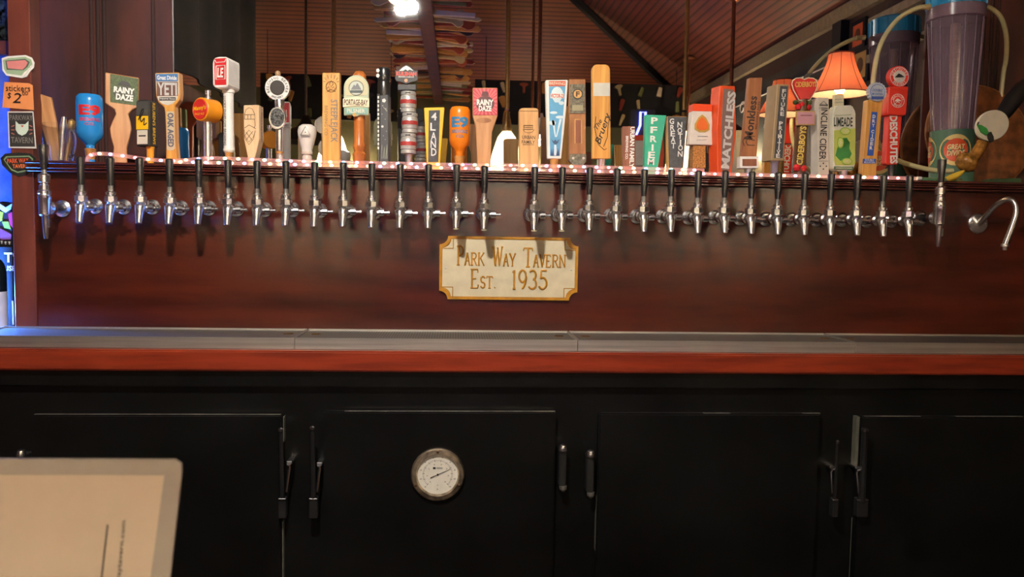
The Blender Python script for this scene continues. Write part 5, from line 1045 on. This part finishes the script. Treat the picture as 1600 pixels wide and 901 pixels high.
for k in range(20):
    y = yv(3.5)+(yv(5.5)-yv(3.5))*k/19
    o = link('rack_tap_handle', HM[(k*3) % 10], None, (LWX+.0, y, 1.721), (0, -pi/2, pi/2*0)); o.scale = (random.uniform(.95, 1.3), 1, 1.4)
    tag(o, look(o)+' tap handle standing on the dark rack', 'tap handle', 'tap handles on the dark rack')
# chalkboard, frames and pale rails on the right wall
ck = thing('chalkboard', 'large dark chalkboard with chalk border on the side wall', 'chalkboard', (RX-.004, yv(7.4), 1.2))
y0_, y1_ = yv(9.2)-yv(7.4), yv(5.6)-yv(7.4)
part('slate', box_d(-.02, 0, y0_, y1_, 0, 1.55), mat('chalkboard_slate', rgb(58, 64, 58), .6, var=.2, vscale=(4, 4, 4)), ck)
part('chalk_line', tube_d([(-.022, y0_+.1, 1.42), (-.022, y1_-.12, 1.42), (-.022, y1_-.12, .1)], .006, 5), CHALK, ck)
for (t, z) in ((.3, 1.36), (.5, 1.38), (.72, 1.36), (.92, 1.3)):
    yy = y0_+(y1_-y0_)*t; part('chalk_scroll', tube_d(smooth_path([(-.022, yy+.09*cos(a*1.0)*(1-a/9), z+.07*sin(a)*(1-a/9)) for a in [k*.8 for k in range(9)]], 3), .006, 5), CHALK, ck)
struct('trim_5', box_d(RX-.06, RX-.001, yv(5.56), yv(5.43), 0, EZ-.12), BLKM)
for (px, py, w, hgt, col) in ((1347, 48, .13, .14, (206, 92, 50)), (1353, 95, .15, .17, (196, 160, 90))):
    q = V(px, py, 5.0); dvv = RX*FPX/(px-714); y = yv(dvv); z = 1.4+(368-py)*dvv/FPX
    fo = thing('framed_picture', ('small orange picture in a dark frame on the side wall' if py < 60 else 'small tan picture in a dark frame on the side wall'), 'picture', (RX-.001, y, z))
    part('frame', box_d(-.02, 0, -w/2-.03, w/2+.03, -hgt/2-.03, hgt/2+.03), BLKM, fo, bevel=.003); part('picture', box_d(-.022, -.0195, -w/2, w/2, -hgt/2, hgt/2), flat(*col), fo); part('motif', prism_d(ell(0, 0, w*.28, hgt*.3, 12), -.0005, .0005), flat(90, 60, 40), fo, loc=(-.0225, 0, 0), rot=(0, 0, pi/2))
for k, zz in enumerate((2.75, 2.52, 1.95)): struct('trim_%d' % (6+k), box_d(RX-.04, RX-.001, yv(5.1), yv(3.3), zz, zz+.05), mat('pale_rail', rgb(176, 164, 130), .5))
# lit signs and booth lamps along the far side, which also gleam in the glossy panel
def sign(px, py, dv, w, hgt, col, st, label, tubes):
    p = V(px, py, dv); o = thing('neon_sign', label, 'neon sign', (p.x, yv(dv), p.z))
    part('back_panel', box_d(-w/2, w/2, -.03, 0, -hgt/2, hgt/2), BLKM, o, bevel=.004)
    for q in tubes: part('tube', tube_d([(a*w/2, .012, b*hgt/2) for a, b in q], .011, 8), emis('neon_'+label.split()[0], col, st), o, 1)
sign(1003, 222, 7.6, .24, .62, (.12, .14, 1), 6, 'violet-blue neon bottle sign near the far wall', [[(-.5, -.9), (-.5, .2), (-.2, .5), (-.2, .9), (.2, .9), (.2, .5), (.5, .2), (.5, -.9), (-.5, -.9)], [(-.4, -.3), (.4, -.1)], [(-.4, -.6), (.4, -.4)]])
sign(343, 205, 5.9, .10, .16, (1, .03, .05), 5, 'red small neon sign by the rack end', [[(-.7, -.8), (-.7, .8)], [(0, -.8), (0, .8)], [(.7, -.8), (.7, .8)]])
sign(765, 318, 9.0, .6, .5, (.35, .08, 1), 12, 'purple neon sign low on the far wall', [[(-.9, -.9), (.9, -.9), (.9, .9), (-.9, .9), (-.9, -.9)], [(-.7, -.4), (-.3, .5), (0, -.4), (.3, .5), (.7, -.4)]])
sign(1255, 330, 6.6, .3, .4, (1, .06, .05), 14, 'scarlet neon sign low on the side wall', [[(-.9, -.9), (.9, -.9), (.9, .9), (-.9, .9), (-.9, -.9)], [(-.6, 0), (.6, 0)]])
# a dark recessed spot in the boards and wall sconces added out of view to brighten the ceiling
q = V(1215, 9, 5.6); x = q.x; y = q.y; z = EZ+.46*(RX-x)-.012
o = thing('ceiling_spot', 'small black recessed spot in the boarded ceiling', 'ceiling light', (x, y, z)); o.rotation_euler = (0, math.atan(.46), 0)
part('housing', box_d(-.09, .09, -.05, .05, -.015, .01), BLKM, o, bevel=.004); part('lens', lathe_d([(.03, -.012), (.03, -.018)], 14), STEEL, o)
for k, (x, y, rz, lab) in enumerate(((-3.0, FY, 0, 'far wall near the curtain-side corner'), (-1.2, FY, 0, 'far wall under the curtain-side board'), (.9, FY, 0, 'far wall under the chalkboard-side board'), (RX, yv(7.0), pi/2, 'side wall below the chalkboard'), (LX, -1.5, -pi/2, 'side wall beyond the curtain'))):
    z = 1.95
    o = thing('fill_sconce', 'added brass fill uplight, out of view, on the '+lab, 'fill lamp', (x, y, z), rz)
    part('back_plate', box_d(-.04, .04, 0, .012, -.1, .06), BRASS, o, bevel=.003); part('arm', tube_d([(0, .01, -.03), (0, .09, -.05), (0, .12, .0)], .008, 8), BRASS, o, 1)
    v, f = lathe_d([(.02, 0), (.06, .04), (.075, .11)], 18, (0, .12, 0)); part('cup_shade', (v, [q for q in f if len(q) == 4]), shade_mat('fill_sconce_glass', (.9, .75, .5), .5), o, 2)
    part('bulb', lathe_d([(.008, .01), (.02, .04), (.001, .07)], 12, (0, .12, 0)), emis('fill_sconce_bulb', (1, .78, .5), 12), o, 1)
    dx, dy = -.12*sin(rz), .12*cos(rz); point('fill_sconce_light', (x+dx, y+dy, z+.10), ROOM_W, (1, .74, .46), .04)
